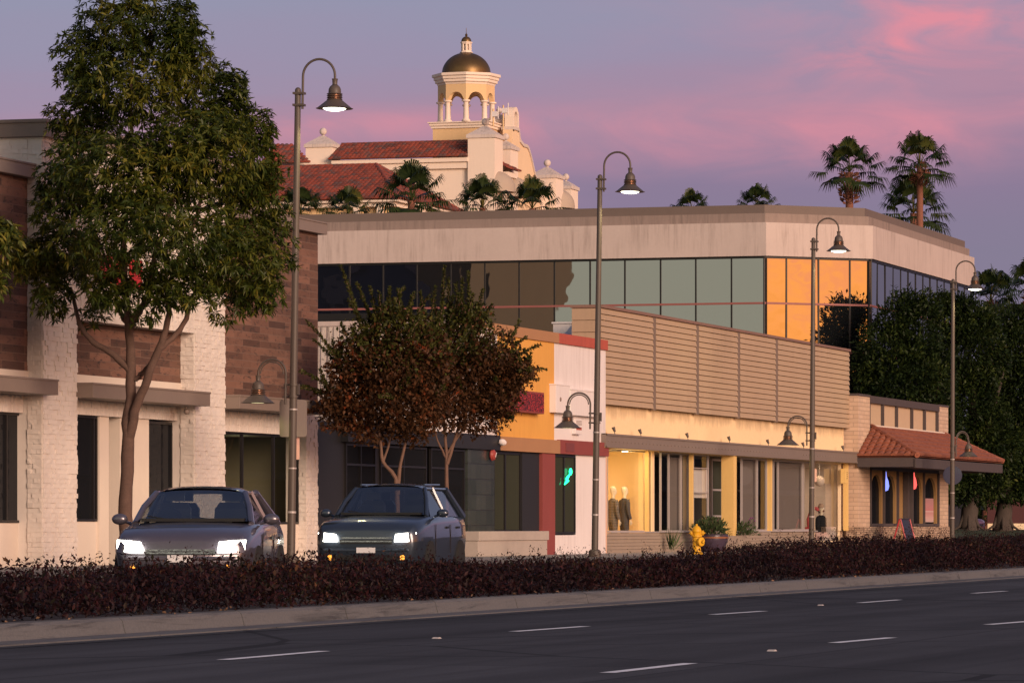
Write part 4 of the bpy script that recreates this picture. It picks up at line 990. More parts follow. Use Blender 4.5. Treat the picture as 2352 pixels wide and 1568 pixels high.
# lower hipped wing in front
n0 = wpt(916, 455, 280); rg = 6.9
s_f, t_f, z_f = n0.x, n0.y, 21.95
sr = s_f + 7.0; tr2 = t_f + 3.9; zr = 24.72
lr = MB()
Lw = 30
tile_roof(lr, (s_f, t_f + Lw, z_f), (0, -1, 0), (7.0, 0, zr - z_f), [(0, 0), (Lw, 0), (Lw - 3.9, math.hypot(7, zr - z_f)), (0, math.hypot(7, zr - z_f))], .31, .46)
tile_roof(lr, (s_f, t_f, z_f), (1, 0, 0), (0, 3.9, zr - z_f), [(0, 0), (14, 0), (7, math.hypot(3.9, zr - z_f))], .31, .46)
hip(lr, (s_f, t_f, z_f + .08), (sr, tr2, zr + .08), .13); hip(lr, (sr, tr2, zr + .05), (sr, t_f + Lw, zr + .05), .13); hip(lr, (s_f + 14, t_f, z_f + .08), (sr, tr2, zr + .08), .13)
lr.build('tile_roof', C_TILE_FAR, ms)
MB().box(s_f + .9, s_f + 13.1, t_f + .9, t_f + Lw, 0, 21.5).build('wall', C_OCHRE, ms)
MB().box(s_f + .1, s_f + 13.9, t_f + .1, t_f + Lw, 21.78, 21.95).box(s_f + .4, s_f + 13.6, t_f + .4, t_f + Lw, 21.5, 21.78).build('cornice', C_STUCCO, ms)
for i, tt in enumerate((1.3, 2.9)):
    MB().box(s_f + .45, s_f + .92, t_f + tt, t_f + tt + .35, 21.0, 21.5).box(s_f + .65, s_f + .92, t_f + tt + .02, t_f + tt + .33, 20.6, 21.0).build('bracket', C_STUCCO, ms)
# right hand facade with piers, curved gable, awnings
FT = TF + .5
sE = on_t(1311, FT)[0]
MB().box(SF + 1.9, sE, FT, FT + 12, 0, 25.0).build('wall', C_STUCCO, ms)
p2 = (on_t(1137, TF)[0])
pier(1133, 1172, SF + 4.2, 27.2, 1.9, 0, rball=.25)
pier(1118, 1158, SF + 6.5, 29.3, 1.9, 0, rball=.22)
pier(1220, 1277, SF + 13.6, 25.9, 1.9, 0, rball=.26)
pier(1272, 1311, SF + 17.6, 25.4, 1.9, 0, rball=.25)
# gable: stepped top with S-curve falling to the third pier
gy = on_s(1190, SF + 8)[0] - .3
prof = []
gs0, gs1 = SF + 5.6, SF + 12.6
for i in range(25):
    f = i / 24; s_ = gs0 + (gs1 - gs0) * f
    if f < .22: z_ = 28.7
    elif f < .36: z_ = 28.0 - (f - .22) * 2
    elif f < .5: z_ = 27.7
    else:
        g_ = (f - .5) / .5; z_ = 27.7 - 2.7 * (3 * g_ ** 2 - 2 * g_ ** 3) - .25 * math.sin(g_ * math.pi)
    prof.append((s_, z_))
poly = [(gs0, gy, 0), (gs1, gy, 0)] + [(s_, gy, z_) for s_, z_ in reversed(prof)]
MB().extrude(poly, (0, .7, 0)).build('gable', M('pale_peach_stucco', (.78, .58, .38), .88, .08, .5, 12, .3, streak=.15, streak_col=(.4, .28, .2)), ms)
cp = MB()
for (a0_, b0_), (a1_, b1_) in zip(prof, prof[1:]): cp.extrude([(a0_, gy - .1, b0_), (a1_, gy - .1, b1_), (a1_, gy - .1, b1_ + .22), (a0_, gy - .1, b0_ + .22)], (0, .9, 0))
cp.build('gable_coping', C_CAPSTONE, ms)
# little belfry arch on the gable
cx_ = gs0 + .9
arch = MB()
pts_o = [(cx_ + .75 * math.cos(a), 28.9 + .7 + .75 * math.sin(a)) for a in np.linspace(0, math.pi, 13)]; pts_i = [(cx_ + .42 * math.cos(a), 28.9 + .7 + .42 * math.sin(a)) for a in np.linspace(0, math.pi, 13)]
for i in range(12): arch.extrude([(pts_o[i][0], gy, pts_o[i][1]), (pts_o[i + 1][0], gy, pts_o[i + 1][1]), (pts_i[i + 1][0], gy, pts_i[i + 1][1]), (pts_i[i][0], gy, pts_i[i][1])], (0, .6, 0))
arch.box(cx_ - .75, cx_ - .42, gy, gy + .6, 28.6, 29.6).box(cx_ + .42, cx_ + .75, gy, gy + .6, 28.6, 29.6).build('bell_arch', C_STUCCO, ms)
for (s_, w_, z_) in ((SF + 2.3, 2.4, 25.6), (SF + 15.6, 2.2, 24.2)):
    r_ = MB(); tile_roof(r_, (s_, TF - .5, z_), (1, 0, 0), (0, 1.6, .8), [(0, 0), (w_, 0), (w_, 1.79), (0, 1.79)], .31, .42); r_.build('tile_roof', C_TILE_FAR, ms)
    MB().box(s_ + .1, s_ + w_ - .1, TF - .25, TF + .6, z_ - .45, z_ - .12).box(s_ + .25, s_ + w_ - .25, TF - .05, TF + .6, z_ - .75, z_ - .45).build('cornice', C_STUCCO, ms)
    MB().box(s_, s_ + w_, TF + .25, TF + 1.2, 0, z_ - .1).build('wall', C_STUCCO, ms)
bal = MB()
for i in range(7):
    x = SF + 8.6 + i * .24; bal.tube([(x, gy - .2, 25.5), (x, gy - .45, 25.4), (x, gy - .48, 24.6), (x, gy - .25, 24.35)], .025, 5)
bal.tube([(SF + 8.6, gy - .2, 25.5), (SF + 10.04, gy - .2, 25.5)], .03, 5).build('balcony_rail', C_BLACKFRAME, ms)
MB().box(SF + 8.4, SF + 10.3, gy - .5, gy, 24.0, 24.3).build('balcony', C_OCHRE, ms)
C_AWN = M('beige_canvas', (.42, .34, .27), .8, .08, 1, 20, .1)
for px, py, w_ in ((1164, 434, 1.5), (1200, 446, 1.35), (1301, 472, 1.5)):
    s_, d_ = on_t(px, TF - .5); zb_ = zat(py, d_); rings = []
    for i in range(7):
        a = (math.pi / 2) * i / 6; rr_ = 1.35 * math.cos(a) + .02; zz1 = zb_ + 1.25 * math.sin(a)
        rings.append([(s_ + w_ * math.cos(b) * (math.cos(a) * .98 + .02), TF + .3 - rr_ * math.sin(b), zz1) for b in np.linspace(0, math.pi, 13)])
    MB().loft(rings, cap=False, close=False).loft([[(x, y, zb_ - .22) for x, y, z in rings[0]], rings[0]], cap=False, close=False).build('domed_awning', C_AWN, ms, True)
    MB().box(s_ - .8, s_ + .8, TF + .18, TF + .3, zb_ - 2.2, zb_ + .2).build('window', C_GLASS_DARK, ms)
# tower
tw0 = SF + 3.6; zt_ = 29.05
tt1 = on_s(994, tw0)[0]; tt0 = on_s(1113, tw0)[0]; td = tt1 - tt0
tcx, tcy = tw0 + td / 2 + .2, (tt0 + tt1) / 2 - .55
MB().box(tw0, tw0 + td + .6, tt0 - .2, tt1, 20, zt_ - .3).build('tower_base', C_OCHRE, ms)
cw = MB()
for e, a, b in ((.1, zt_ - .34, zt_ - .16), (.2, zt_ - .16, zt_ + .02), (.3, zt_ + .02, zt_ + .1)): cw.box(tw0 - e, tw0 + td + .6 + e, tt0 - .2 - e, tt1 + e, a, b)
cw.build('tower_cornice', C_STUCCO, ms)
p_oct = wpt(1071, 240, 306); tcx, tcy = p_oct.x, p_oct.y
RO = 2.02; zc0, zc1 = zt_ + .1, zt_ + 1.62
for i in range(8):
    a = R(22.5 + 45 * i + 16.8 - 22.5 + 0)
    x, y = tcx + 1.82 * math.cos(a), tcy + 1.82 * math.sin(a)
    MB().lathe([(.3, 0), (.3, .1), (.2, .2), (.19, .3), (.17, 1.32), (.19, 1.36), (.3, 1.4), (.3, 1.5), (.2, 1.52)], (x, y, zc0), 14).build('column', C_STUCCO, ms, True)
# arched drum: eight faces, each with a round arch
za0 = zc0 + 1.5; za1 = za0 + 1.25
dm = MB()
for i in range(8):
    a0_, a1_ = R(45 * i + 16.8), R(45 * i + 45 + 16.8)
    for rad, flip in ((2.0, 1), (1.66, 0)):
        A = Vector((tcx + rad * math.cos(a0_), tcy + rad * math.sin(a0_), 0)); B = Vector((tcx + rad * math.cos(a1_), tcy + rad * math.sin(a1_), 0))
        L = 14; low = []
        for j in range(L + 1):
            f = j / L; u_ = (f - .5) / .37
            zz2 = za0 + (math.sqrt(max(0, 1 - u_ * u_)) * .58 if abs(u_) < 1 else 0); P = A.lerp(B, f); low.append((P, zz2))
        for (P, z0_), (Q, z1_) in zip(low, low[1:]): dm.quad((P.x, P.y, z0_), (Q.x, Q.y, z1_), (Q.x, Q.y, za1), (P.x, P.y, za1))
        if flip: outer = low
        else:
            for j in range(L):
                (P, z0_), (Q, z1_), (P2, z2_), (Q2, z3_) = low[j], low[j + 1], outer[j], outer[j + 1]
                dm.quad((P.x, P.y, z0_), (Q.x, Q.y, z1_), (Q2.x, Q2.y, z3_), (P2.x, P2.y, z2_))
dm.build('arched_drum', C_OCHRE, ms)
MB().lathe([(2.02, za1 - .12), (2.06, za1), (2.2, za1 + .05), (2.2, za1 + .22), (2.3, za1 + .26), (2.3, za1 + .42), (2.42, za1 + .48), (2.42, za1 + .66), (1.7, za1 + .7), (0, za1 + .7)], (tcx, tcy, 0), 8, rot=R(16.8)).build('drum_cornice', C_STUCCO, ms)
zd = za1 + .68
MB().lathe([(1.78, 0), (1.78, .06)] + [(1.72 * math.cos(a), .06 + 1.5 * math.sin(a)) for a in np.linspace(0, math.pi / 2 - .12, 16)], (tcx, tcy, zd), 40).build('dome', C_BRASS, ms, True)
zl = zd + 1.54
lt = MB().lathe([(.46, 0), (.46, .06), (.36, .08), (.36, .16)], (tcx, tcy, zl), 8, rot=R(16.8))
for i in range(8):
    a = R(45 * i + 16.8); x, y = tcx + .31 * math.cos(a), tcy + .31 * math.sin(a); lt.lathe([(.06, .16), (.06, .6)], (x, y, zl), 6)
lt.lathe([(.36, .6), (.38, .66), (.42, .68), (.42, .76), (.3, .78)], (tcx, tcy, zl), 8, rot=R(16.8)).lathe([(.2, .1), (.2, .62)], (tcx, tcy, zl), 8)
lt.build('lantern', C_STUCCO, ms)
MB().lathe([(.36 * math.cos(a), .78 + .38 * math.sin(a)) for a in np.linspace(0, math.pi / 2 - .15, 9)] + [(.07, 1.18), (.1, 1.26), (.05, 1.34), (.02, 1.38), (.015, 1.75), (0, 1.76)], (tcx, tcy, zl), 20).build('lantern_dome', C_BRASS, ms, True)
# far left pier with a ball, rising above the clad shop
pier(71, 117, SF + 10, zat(276, 308) , 1.4, 0, rball=.24)
MB().box(SF + 12, SF + 20, 118, 132, 0, 24).build('wall', C_STUCCO, ms)
for px, py0, py1, lab in ((1133, 250, 280, 'short white antenna mast with a small box, left of the pair by the dome'), (1156, 242, 288, 'taller white antenna mast with two boxes, right of the pair by the dome')):
    d = 300; p = wpt(px, py1 + 10, d); q = wpt(px, py0, d)
    an = thing('antenna_mast', lab, 'antenna', p, 'antennas on the hotel roof')
    MB().tube([p, q], .06, 6).build('mast', C_OCHRE, an)
    MB().box(q.x - .15, q.x + .15, q.y - .3, q.y + .05, q.z - .55, q.z - .2).build('box', C_WPAINT, an); MB().tube([q + Vector((0, -.35, -.7)), q + Vector((0, -.35, .15))], .04, 6).build('whip', C_WPAINT, an)

# ---------------------------------------------------------------- far right: garden wall and parked car
gwl = MB(); p = wpt(2268, 1202, 225); q = wpt(2480, 1202, 225)
gwl.extrude([(p.x, p.y, .1), (q.x, q.y, .1), (q.x + .4, q.y + .1, .1), (p.x + .4, p.y + .1, .1)], (0, 0, 2.15))
o = gwl.build('dark_red_wall', M('dark_red_paint', (.06, .012, .014), .7, .15)); tag(o, 'dark red low building wall beyond the big evergreen trunks', 'wall')
p2 = MB().extrude([(p.x - .06, p.y - .02, .1), (q.x - .06, q.y - .02, .1), (q.x, q.y, .1), (p.x, p.y, .1)], (0, 0, .95)).build('tan_plinth', C_CREAM, o)

# ---------------------------------------------------------------- across the road, far down on the near side: what the shop windows mirror
ob = thing('opposite_shops', 'long plain low shop row across the road, beyond the right edge of the view', 'shop', (300, -22, 0))
MB().box(190, 470, -36, -20, 0, 8.5).build('wall', M('dull_stucco', (.16, .13, .11), .9, .2, .3, 10, .1), ob)
for i in range(16): MB().box(194 + i * 17, 206 + i * 17, -20.0, -19.94, .6, 3.2).build('window', C_GLASS_DARK, ob)
MB().box(189.5, 470.5, -36.5, -18.5, 3.6, 4.0).build('canopy', C_TAUPE, ob)
# ================================================================ street lamps
def lamp_head(mb, c, sc=1.0):
    x, y, z = c                                            # c: top of neck
    mb.lathe([(r * sc, h * sc) for r, h in [(.06, -.02), (.065, 0)]][::-1] if False else [(r * sc, -h * sc) for r, h in reversed([(.0, 0), (.065, 0), (.055, .03), (.05, .1), (.055, .12)])], (x, y, z), 16)
    mb.lathe([(r * sc, -h * sc) for r, h in reversed([(.0, .12), (.06, .125), (.1, .16), (.125, .21), (.13, .27), (.13, .3)])], (x, y, z), 20)
    mb.lathe([(r * sc, -h * sc) for r, h in reversed([(.15, .43), (.36, .60), (.385, .605)])] + [(.15 * sc, -.425 * sc)], (x, y, z), 28)
    mb.lathe([(r * sc, -h * sc) for r, h in reversed([(.15, .43), (.37, .612), (.385, .605)])], (x, y, z), 28)
def make_arm(px_lean, base, zt, up, dirv, rise, reach, tailz, sc, double=False):
    """gooseneck: returns arm tube points and the neck position"""
def lamp_post(px, ptop, parm, plamp, lean, label, low=None, low_dir=1, dim=False):
    s, d = on_t(px, 30.0); sc = d / FPX
    root = thing('street_lamp', label, 'street lamp', (s, 30.0, .15), 'tall gooseneck street lamps along the pavement')
    zt = zat(ptop, d); za = zat(parm, d); zl = zat(plamp, d)
    P = MB(); P.lathe([(.16, .15), (.16, .3), (.11, .34)], (s, 30, 0), 16); P.tube([(s, 30, .16), (s, 30, zt - .06)], [.088, .062], 18); P.ball((s, 30, zt - .07), .0635, 14, 8)
    P.build('pole', C_POLE, root, True)
    cb = MB()
    u = Vector((0, -1, 0))                                 # upper arm reaches over the road
    a0 = Vector((s, 30, 0)) + u * .105
    rad = .345; zc = za - rad
    pts = [a0 + Vector((0, 0, zt - .45)), a0 + Vector((0, 0, zt)), a0 + Vector((0, 0, zc))] + [a0 + u * (rad - rad * math.cos(t)) + Vector((0, 0, zc + rad * math.sin(t))) for t in np.linspace(.15, math.pi, 18)]
    end = pts[-1]; neck = end + Vector((0, 0, -.06)); pts.append(neck)
    am = MB().tube(pts, .0255, 12)
    for zz2 in (zt - .13, zt - .37): am.box(s - .09, s + .09, 30 - .145, 30 + .085, zz2 - .022, zz2 + .022)
    am.build('arm', C_POLE, root, True)
    hd = MB(); lamp_head(hd, neck); h = hd.build('lamp_head', C_POLE, root, True)
    fn = MB()
    for i in range(4): fn.lathe([(.15, -.012), (.165, 0), (.15, .012)], neck + Vector((0, 0, -.31 - .037 * i)), 22)
    fn.build('cooling_fins', C_POLE, h, True); MB().lathe([(.125, -.43), (.125, -.29)], neck, 18).build('copper_band', C_COPPER, h, True)
    MB().lathe([(0, -.66), (.12, -.65), (.2, -.63), (.245, -.598), (.245, -.57)], neck, 26).build('bulb', C_LAMPGLOW, h, True)
    li = bpy.data.lights.new('lamp_light', 'SPOT'); li.energy = 230; li.color = (1, .84, .38); li.spot_size = R(150); li.spot_blend = .5; li.shadow_soft_size = .15
    lo = bpy.data.objects.new('lamp_light', li); COL.objects.link(lo); lo.parent = root; lo.location = neck + Vector((0, 0, -.69)) - root.location
    # lower pedestrian lamp
    if low:
        lpx, lpy, ltail = low
        v = Vector((0, 1, 0)) if low_dir == 1 else Vector((.8, -.6, 0)).normalized()
        zb = zat(lpy, d); b0 = Vector((s, 30, 0)) + v * .17; rad = .3; zc = zb - rad
        pts = [b0 + Vector((0, 0, zc - .62)), b0 + Vector((0, 0, zc - .2))] + [b0 + v * (rad - rad * math.cos(t)) + Vector((0, 0, zc + rad * math.sin(t))) for t in np.linspace(0, math.pi, 18)]
        nk = pts[-1] + Vector((0, 0, -.03)); pts.append(nk)
        sd_ = Vector((-v.y, v.x, 0)) * .045
        am = MB().tube(pts, .023, 10)
        am.tube([p + v * .05 * (1 if i < 12 else -1) * 0 + Vector((0, 0, -.05)) if False else b0 + v * (rad - (rad - .05) * math.cos(t)) + Vector((0, 0, zc + (rad - .05) * math.sin(t))) for i, t in enumerate(np.linspace(0, math.pi, 16))], .014, 8)
        for zz2 in (zc - .22, zc - .46):
            q = Vector((s, 30, zz2)); am.tube([q, b0 + Vector((0, 0, zz2)) + v * .04], .02, 8); am.lathe([(.1, -.02), (.1, .02)], q, 16)
        am.box(s - .04, s + .04, 30 - .125, 30 - .08, zc - .42, zc - .2)
        am.build('lower_arm', C_POLE, root, True)
        hd = MB(); lamp_head(hd, nk, .93); h2 = hd.build('lower_lamp_head', C_POLE, root, True)
        fn = MB()
        for i in range(4): fn.lathe([(.14, -.011), (.155, 0), (.14, .011)], nk + Vector((0, 0, -.29 - .034 * i)), 22)
        fn.build('cooling_fins', C_POLE, h2, True); MB().lathe([(.115, -.4), (.115, -.27)], nk, 18).build('copper_band', C_COPPER, h2, True)
        MB().lathe([(0, -.565), (.28, -.56), (.29, -.54)], nk, 24).build('bulb', C_LAMPDIM, h2, True)
        li = bpy.data.lights.new('lower_light', 'SPOT'); li.energy = 30; li.color = (.95, 1, .35); li.spot_size = R(150); li.spot_blend = .5; li.shadow_soft_size = .1
        lo = bpy.data.objects.new('lower_light', li); COL.objects.link(lo); lo.parent = root; lo.location = nk + Vector((0, 0, -.62)) - root.location
    MB().lathe([(.092, 1.2), (.092, 1.24)], (s, 30, 0), 16).lathe([(.09, 3.3), (.09, 3.33)], (s, 30, 0), 16).lathe([(.089, 2.1), (.089, 2.13)], (s, 30, 0), 16).build('steel_band', C_ALU, root)
    root.rotation_euler = Quaternion(Vector((CH, SH, 0)), R(lean)).to_euler()
    return root
lamp_post(668, 200, 137, 246, .86, 'nearest, tallest lamp post with a grey sign plate, just right of the big street tree', (585, 825, 0))
lamp_post(1366, 400, 350, 438, .8, 'second nearest lamp post, standing in front of the white wall end', (1297, 902, 0))
lamp_post(1864, 545, 502, 575, .35, 'third lamp post, in front of the orange mirrored office corner', (1805, 955, 0))
lamp_post(2187, 640, 600, 664, .2, 'farthest lamp post, carrying a round blue sign plate before the evergreens', (2200, 990, 0), 2)
C_SIGNBACK = M('sign_back_metal', (.2, .165, .15), .5, .08, metal=.3)
C_PINKPL = M('pinkish_plate', (.6, .36, .3), .6, .06)
s, d = on_t(668, 30.0)
def plate(px0, px1, py0, py1, t, th, mat, name, label, cat, rad=.06):
    sm, d_ = on_t((px0 + px1) / 2, t); rt = Vector((SH, -CH, 0)); hw = (px1 - px0) / 2 * d_ / FPX; zt1, zb1 = zat(py0, d_), zat(py1, d_); c = Vector((sm, t, 0)); fw = Vector((CH, SH, 0))
    pts = []
    for cx, cz, a0 in ((hw - rad, zt1 - rad, 0), (-hw + rad, zt1 - rad, 90), (-hw + rad, zb1 + rad, 180), (hw - rad, zb1 + rad, 270)):
        for k in range(5): a = R(a0 + 22.5 * k); p = c + rt * (cx + rad * math.cos(a)); pts.append((p.x, p.y, cz + rad * math.sin(a)))
    return tag(MB().extrude(pts, fw * th).build(name, mat), label, cat)
plate(642, 705, 918, 1003, 30.14, .012, C_SIGNBACK, 'sign_plate', 'plain grey back of a rectangular street sign on the nearest lamp post', 'sign')
plate(676, 688, 1003, 1055, 30.1, .012, C_PINKPL, 'small_sign_plate', 'narrow pinkish sign plate low on the nearest lamp post', 'sign', .03)
plate(1864, 1876, 1076, 1106, 30.1, .012, C_PINKPL, 'small_sign_plate', 'small pinkish sign plate low on the third lamp post', 'sign', .03)
sm, d_ = on_t(2188, 30.12)
tag(MB().lathe([(.345, 0), (.345, .015)], (sm, 30.12, zat(1091, d_)), 28, (CH, SH, 0)).build('round_sign', M('navy_sign', (.012, .012, .045), .5, .1)), 'round dark blue sign plate on the farthest lamp post', 'sign')

# ================================================================ trees
LEAF_BIG = leaf_mat('street_tree_leaves', [(0, (.014, .027, .006)), (.4, (.045, .066, .01)), (.7, (.125, .13, .017)), (1, (.27, .21, .035))], .42, .25, .28)
LEAF_MYRTLE = leaf_mat('myrtle_leaves', [(0, (.045, .024, .013)), (.25, (.1, .045, .018)), (.42, (.17, .045, .017)), (.5, (.28, .05, .015)), (.52, (.03, .035, .01)), (.8, (.07, .08, .016)), (1, (.12, .11, .025))], .55, .25)
LEAF_FICUS = leaf_mat('evergreen_leaves', [(0, (.006, .013, .005)), (.5, (.02, .036, .009)), (.8, (.05, .072, .014)), (1, (.1, .115, .028))], .5, .15)
LEAF_SHRUB = leaf_mat('red_shrub_leaves', [(0, (.008, .005, .006)), (.4, (.02, .007, .009)), (.62, (.04, .01, .012)), (.7, (.011, .012, .006)), (.9, (.025, .012, .008)), (1, (.1, .045, .022))], .6, .2)
LEAF_PALM = leaf_mat('palm_fronds', [(0, (.012, .024, .009)), (.55, (.04, .06, .017)), (.9, (.1, .1, .025)), (1, (.2, .15, .04))], .45, .12)
LEAF_GREEN = leaf_mat('succulent_leaves', [(0, (.03, .05, .02)), (.6, (.08, .12, .05)), (1, (.2, .24, .14))], .55, .2)

def branch(mb, pts, r0, r1, n=10, wob=.02):
    pts = [Vector(p) for p in pts]; out = []; rad = []
    N = (len(pts) - 1) * 4
    for i in range(N + 1):
        f = i / N * (len(pts) - 1); k = min(int(f), len(pts) - 2); g = f - k
        p0, p1, p2, p3 = pts[max(k - 1, 0)], pts[k], pts[k + 1], pts[min(k + 2, len(pts) - 1)]
        q = .5 * ((2 * p1) + (p2 - p0) * g + (2 * p0 - 5 * p1 + 4 * p2 - p3) * g * g + (3 * p1 - p0 - 3 * p2 + p3) * g ** 3)
        out.append(q + Vector((random.uniform(-wob, wob), random.uniform(-wob, wob), 0))); rad.append((r0 + (r1 - r0) * i / N) * random.uniform(.93, 1.07))
    mb.tube(out, rad, n)
    return out
def whorls(C, axis, per, L, W, lo=.35, spread=.9):
    """rosettes of narrow drooping leaves at points C with given axes"""
    n = len(C); axis = unit(axis)
    t = unit(np.cross(axis, RNG.normal(size=(n, 3)))); b = np.cross(axis, t)
    P, D = [], []
    for k in range(per):
        a = 2 * math.pi * (k + RNG.uniform(-.3, .3, size=n)) / per
        d = axis * (lo + RNG.uniform(-.25, .25, size=n))[:, None] + (t * np.cos(a)[:, None] + b * np.sin(a)[:, None]) * spread
        d[:, 2] -= RNG.uniform(.05, .4, size=n)
        P.append(C); D.append(d)
    P = np.concatenate(P); D = np.concatenate(D); m = len(P)
    return P, D, L * RNG.uniform(.7, 1.2, size=m), W * RNG.uniform(.75, 1.2, size=m)
def in_blobs(blobs, n, shell=.55):
    """points in ellipsoids, biased to their outer shell; blobs: centre(3), radii(3), weight"""
    wts = np.array([b[2] for b in blobs], float); wts /= wts.sum(); idx = RNG.choice(len(blobs), size=n, p=wts)
    c = np.array([b[0] for b in blobs])[idx]; r = np.array([b[1] for b in blobs])[idx]
    d = rdir(n); rr = RNG.uniform(0, 1, size=n); rad = np.where(RNG.uniform(size=n) < shell, .82 + .2 * rr, rr ** (1 / 2.5))
    # broken outline
    wob = 1 + .24 * np.sin(d[:, 0] * 6 + idx * 2.1) * np.cos(d[:, 2] * 7 + idx) + .08 * RNG.normal(size=n)
    P = c + d * r * (rad * wob)[:, None]
    return P, d, idx

# ---- big street tree, left
tr = thing('street_tree', 'tall leafy evergreen street tree with forked rough trunk before the stone clad shop', 'tree', (on_t(290, 30.2)[0], 30.2, .15))
D0 = 80.8
def T(px, py, dd=0.0): return wpt(px, py, D0 + dd)
b = MB()
base = T(290, 1262)
branch(b, [T(289, 1275), T(290, 1150), T(293, 1020), T(297, 940)], .136, .112, 14)
branch(b, [T(296, 960), T(300, 850), T(294, 740, -.1), T(286, 640, -.2), T(284, 520, -.2), T(300, 380), T(300, 220), T(305, 80)], .1, .02, 12)
branch(b, [T(298, 850), T(262, 815, .1), T(215, 785, .2), T(185, 742, .3), T(160, 660, .4)], .075, .03)
branch(b, [T(296, 755), T(318, 715, -.3), T(342, 680, -.5), T(352, 600, -.7), T(400, 450, -.9), T(430, 300, -.9)], .075, .02)
branch(b, [T(290, 740), T(270, 700, .3), T(260, 640, .5), T(200, 480, .6), T(180, 300, .6)], .05, .018)
branch(b, [T(297, 1010), T(310, 945, -.15), T(338, 870, -.3), T(366, 800, -.4), T(384, 740, -.4), T(393, 640, -.5), T(450, 500, -.4), T(480, 350, -.3)], .1, .025, 12)
branch(b, [T(312, 872, -.05), T(330, 855), T(352, 828, -.3)], .05, .05)
branch(b, [T(366, 800, -.4), T(405, 768, -.2), T(432, 720, .1), T(442, 680, .3), T(520, 600, .5), T(590, 540, .5)], .06, .02)
b.build('trunk', C_BARK, tr, True)
pxm = D0 / FPX
BL = [(300, 60, 90, 70, 0), (215, 40, 40, 50, .3), (410, 55, 55, 60, -.2), (345, 10, 35, 40, 0), (205, 140, 85, 80, .2), (430, 130, 70, 80, -.2), (320, 200, 170, 100, 0), (520, 205, 55, 55, .2), (500, 280, 90, 85, .2), (190, 290, 85, 85, .3), (590, 300, 50, 55, .2), (455, 355, 150, 100, -.3), (300, 400, 190, 110, -.3),
      (150, 420, 70, 75, .2), (590, 400, 70, 80, .2), (560, 490, 105, 95, .4), (330, 540, 220, 105, -.4), (545, 600, 115, 80, -.1), (140, 590, 115, 75, .3), (400, 660, 100, 55, -.3), (70, 590, 60, 42, .2), (590, 670, 70, 48, .2), (520, 710, 45, 38, .1), (120, 680, 55, 42, .1), (250, 670, 75, 45, -.3), (640, 580, 38, 55, .2), (110, 490, 45, 55, 0), (45, 615, 30, 25, .2), (330, 720, 35, 25, -.3), (210, 730, 30, 25, .2)]
blobs = []
for px, py, rx, ry, dd in BL:
    c = T(px, py, dd * 3); r = rx * pxm; blobs.append((np.array(c), np.array([max(.35, min(1.5, r * .85))] * 2 + [ry * pxm]) * np.array([1, 1, 1]), (rx * ry) ** .85))
# widen across the view: radii are isotropic in plan, so offset a few extra blobs sideways for wide ones
extra = []
for (c, r, wgt), (px, py, rx, ry, dd) in zip(list(blobs), BL):
    rw = rx * pxm
    if rw > r[0] * 1.15:
        sft = np.array([SH, -CH, 0]) * (rw - r[0])
        extra += [(c + sft, r * np.array([.95, .95, .9]), wgt * .5), (c - sft, r * np.array([.95, .95, .9]), wgt * .5)]
blobs += extra
Cw, dw, ix = in_blobs(blobs, 7600, .6)
ax = dw * .8 + np.array([0, 0, .5]) + .4 * RNG.normal(size=dw.shape)
P, D, L, W = whorls(Cw, ax, 9, .16, .042, .25, .9)
cl = np.tile(.42 + .2 * np.sin(Cw[:, 0] * 2.3 + Cw[:, 1] * 1.7) * np.cos(Cw[:, 2] * 2.1) + .25 * (RNG.uniform(size=len(Cw)) - .45), 9)
hue = np.clip(cl + RNG.normal(scale=.12, size=len(P)), 0, 1)
leaves('crown', P, D, L, W, LEAF_BIG, tr, hue, .2, .12)
# ---- neighbouring tree reaching in at the left edge
tn = thing('street_tree', 'leafy branch end of a neighbouring street tree reaching in at the left edge', 'tree', (on_t(-330, 30.2)[0], 30.2, .15))
b = MB(); dN = 74.0
def TN(px, py, dd=0.0): return wpt(px, py, dN + dd)
branch(b, [TN(-330, 1290), TN(-326, 1000), TN(-318, 820), TN(-200, 660), TN(-60, 580), TN(20, 545)], .16, .02, 12); branch(b, [TN(-318, 820), TN(-340, 600), TN(-350, 300)], .1, .03); b.build('trunk', C_BARK, tn, True)
blobs2 = [(np.array(TN(px, py, dd)), np.array([r, r, r * .7]), r) for px, py, dd, r in ((-330, 300, 0, 1.5), (-300, 480, 0, 1.7), (-180, 560, 0, 1.0), (-90, 560, .2, .6), (-20, 560, 0, .45), (10, 530, .1, .28), (-25, 640, .1, .35))]
Cn, dn, _ = in_blobs(blobs2, 800, .6); P, D, L, W = whorls(Cn, dn * .8 + np.array([0, 0, .5]), 8, .19, .05, .25)
leaves('crown', P, D, L, W, LEAF_BIG, tn, np.clip(.55 + RNG.normal(scale=.2, size=len(P)), 0, 1), .2, .12)

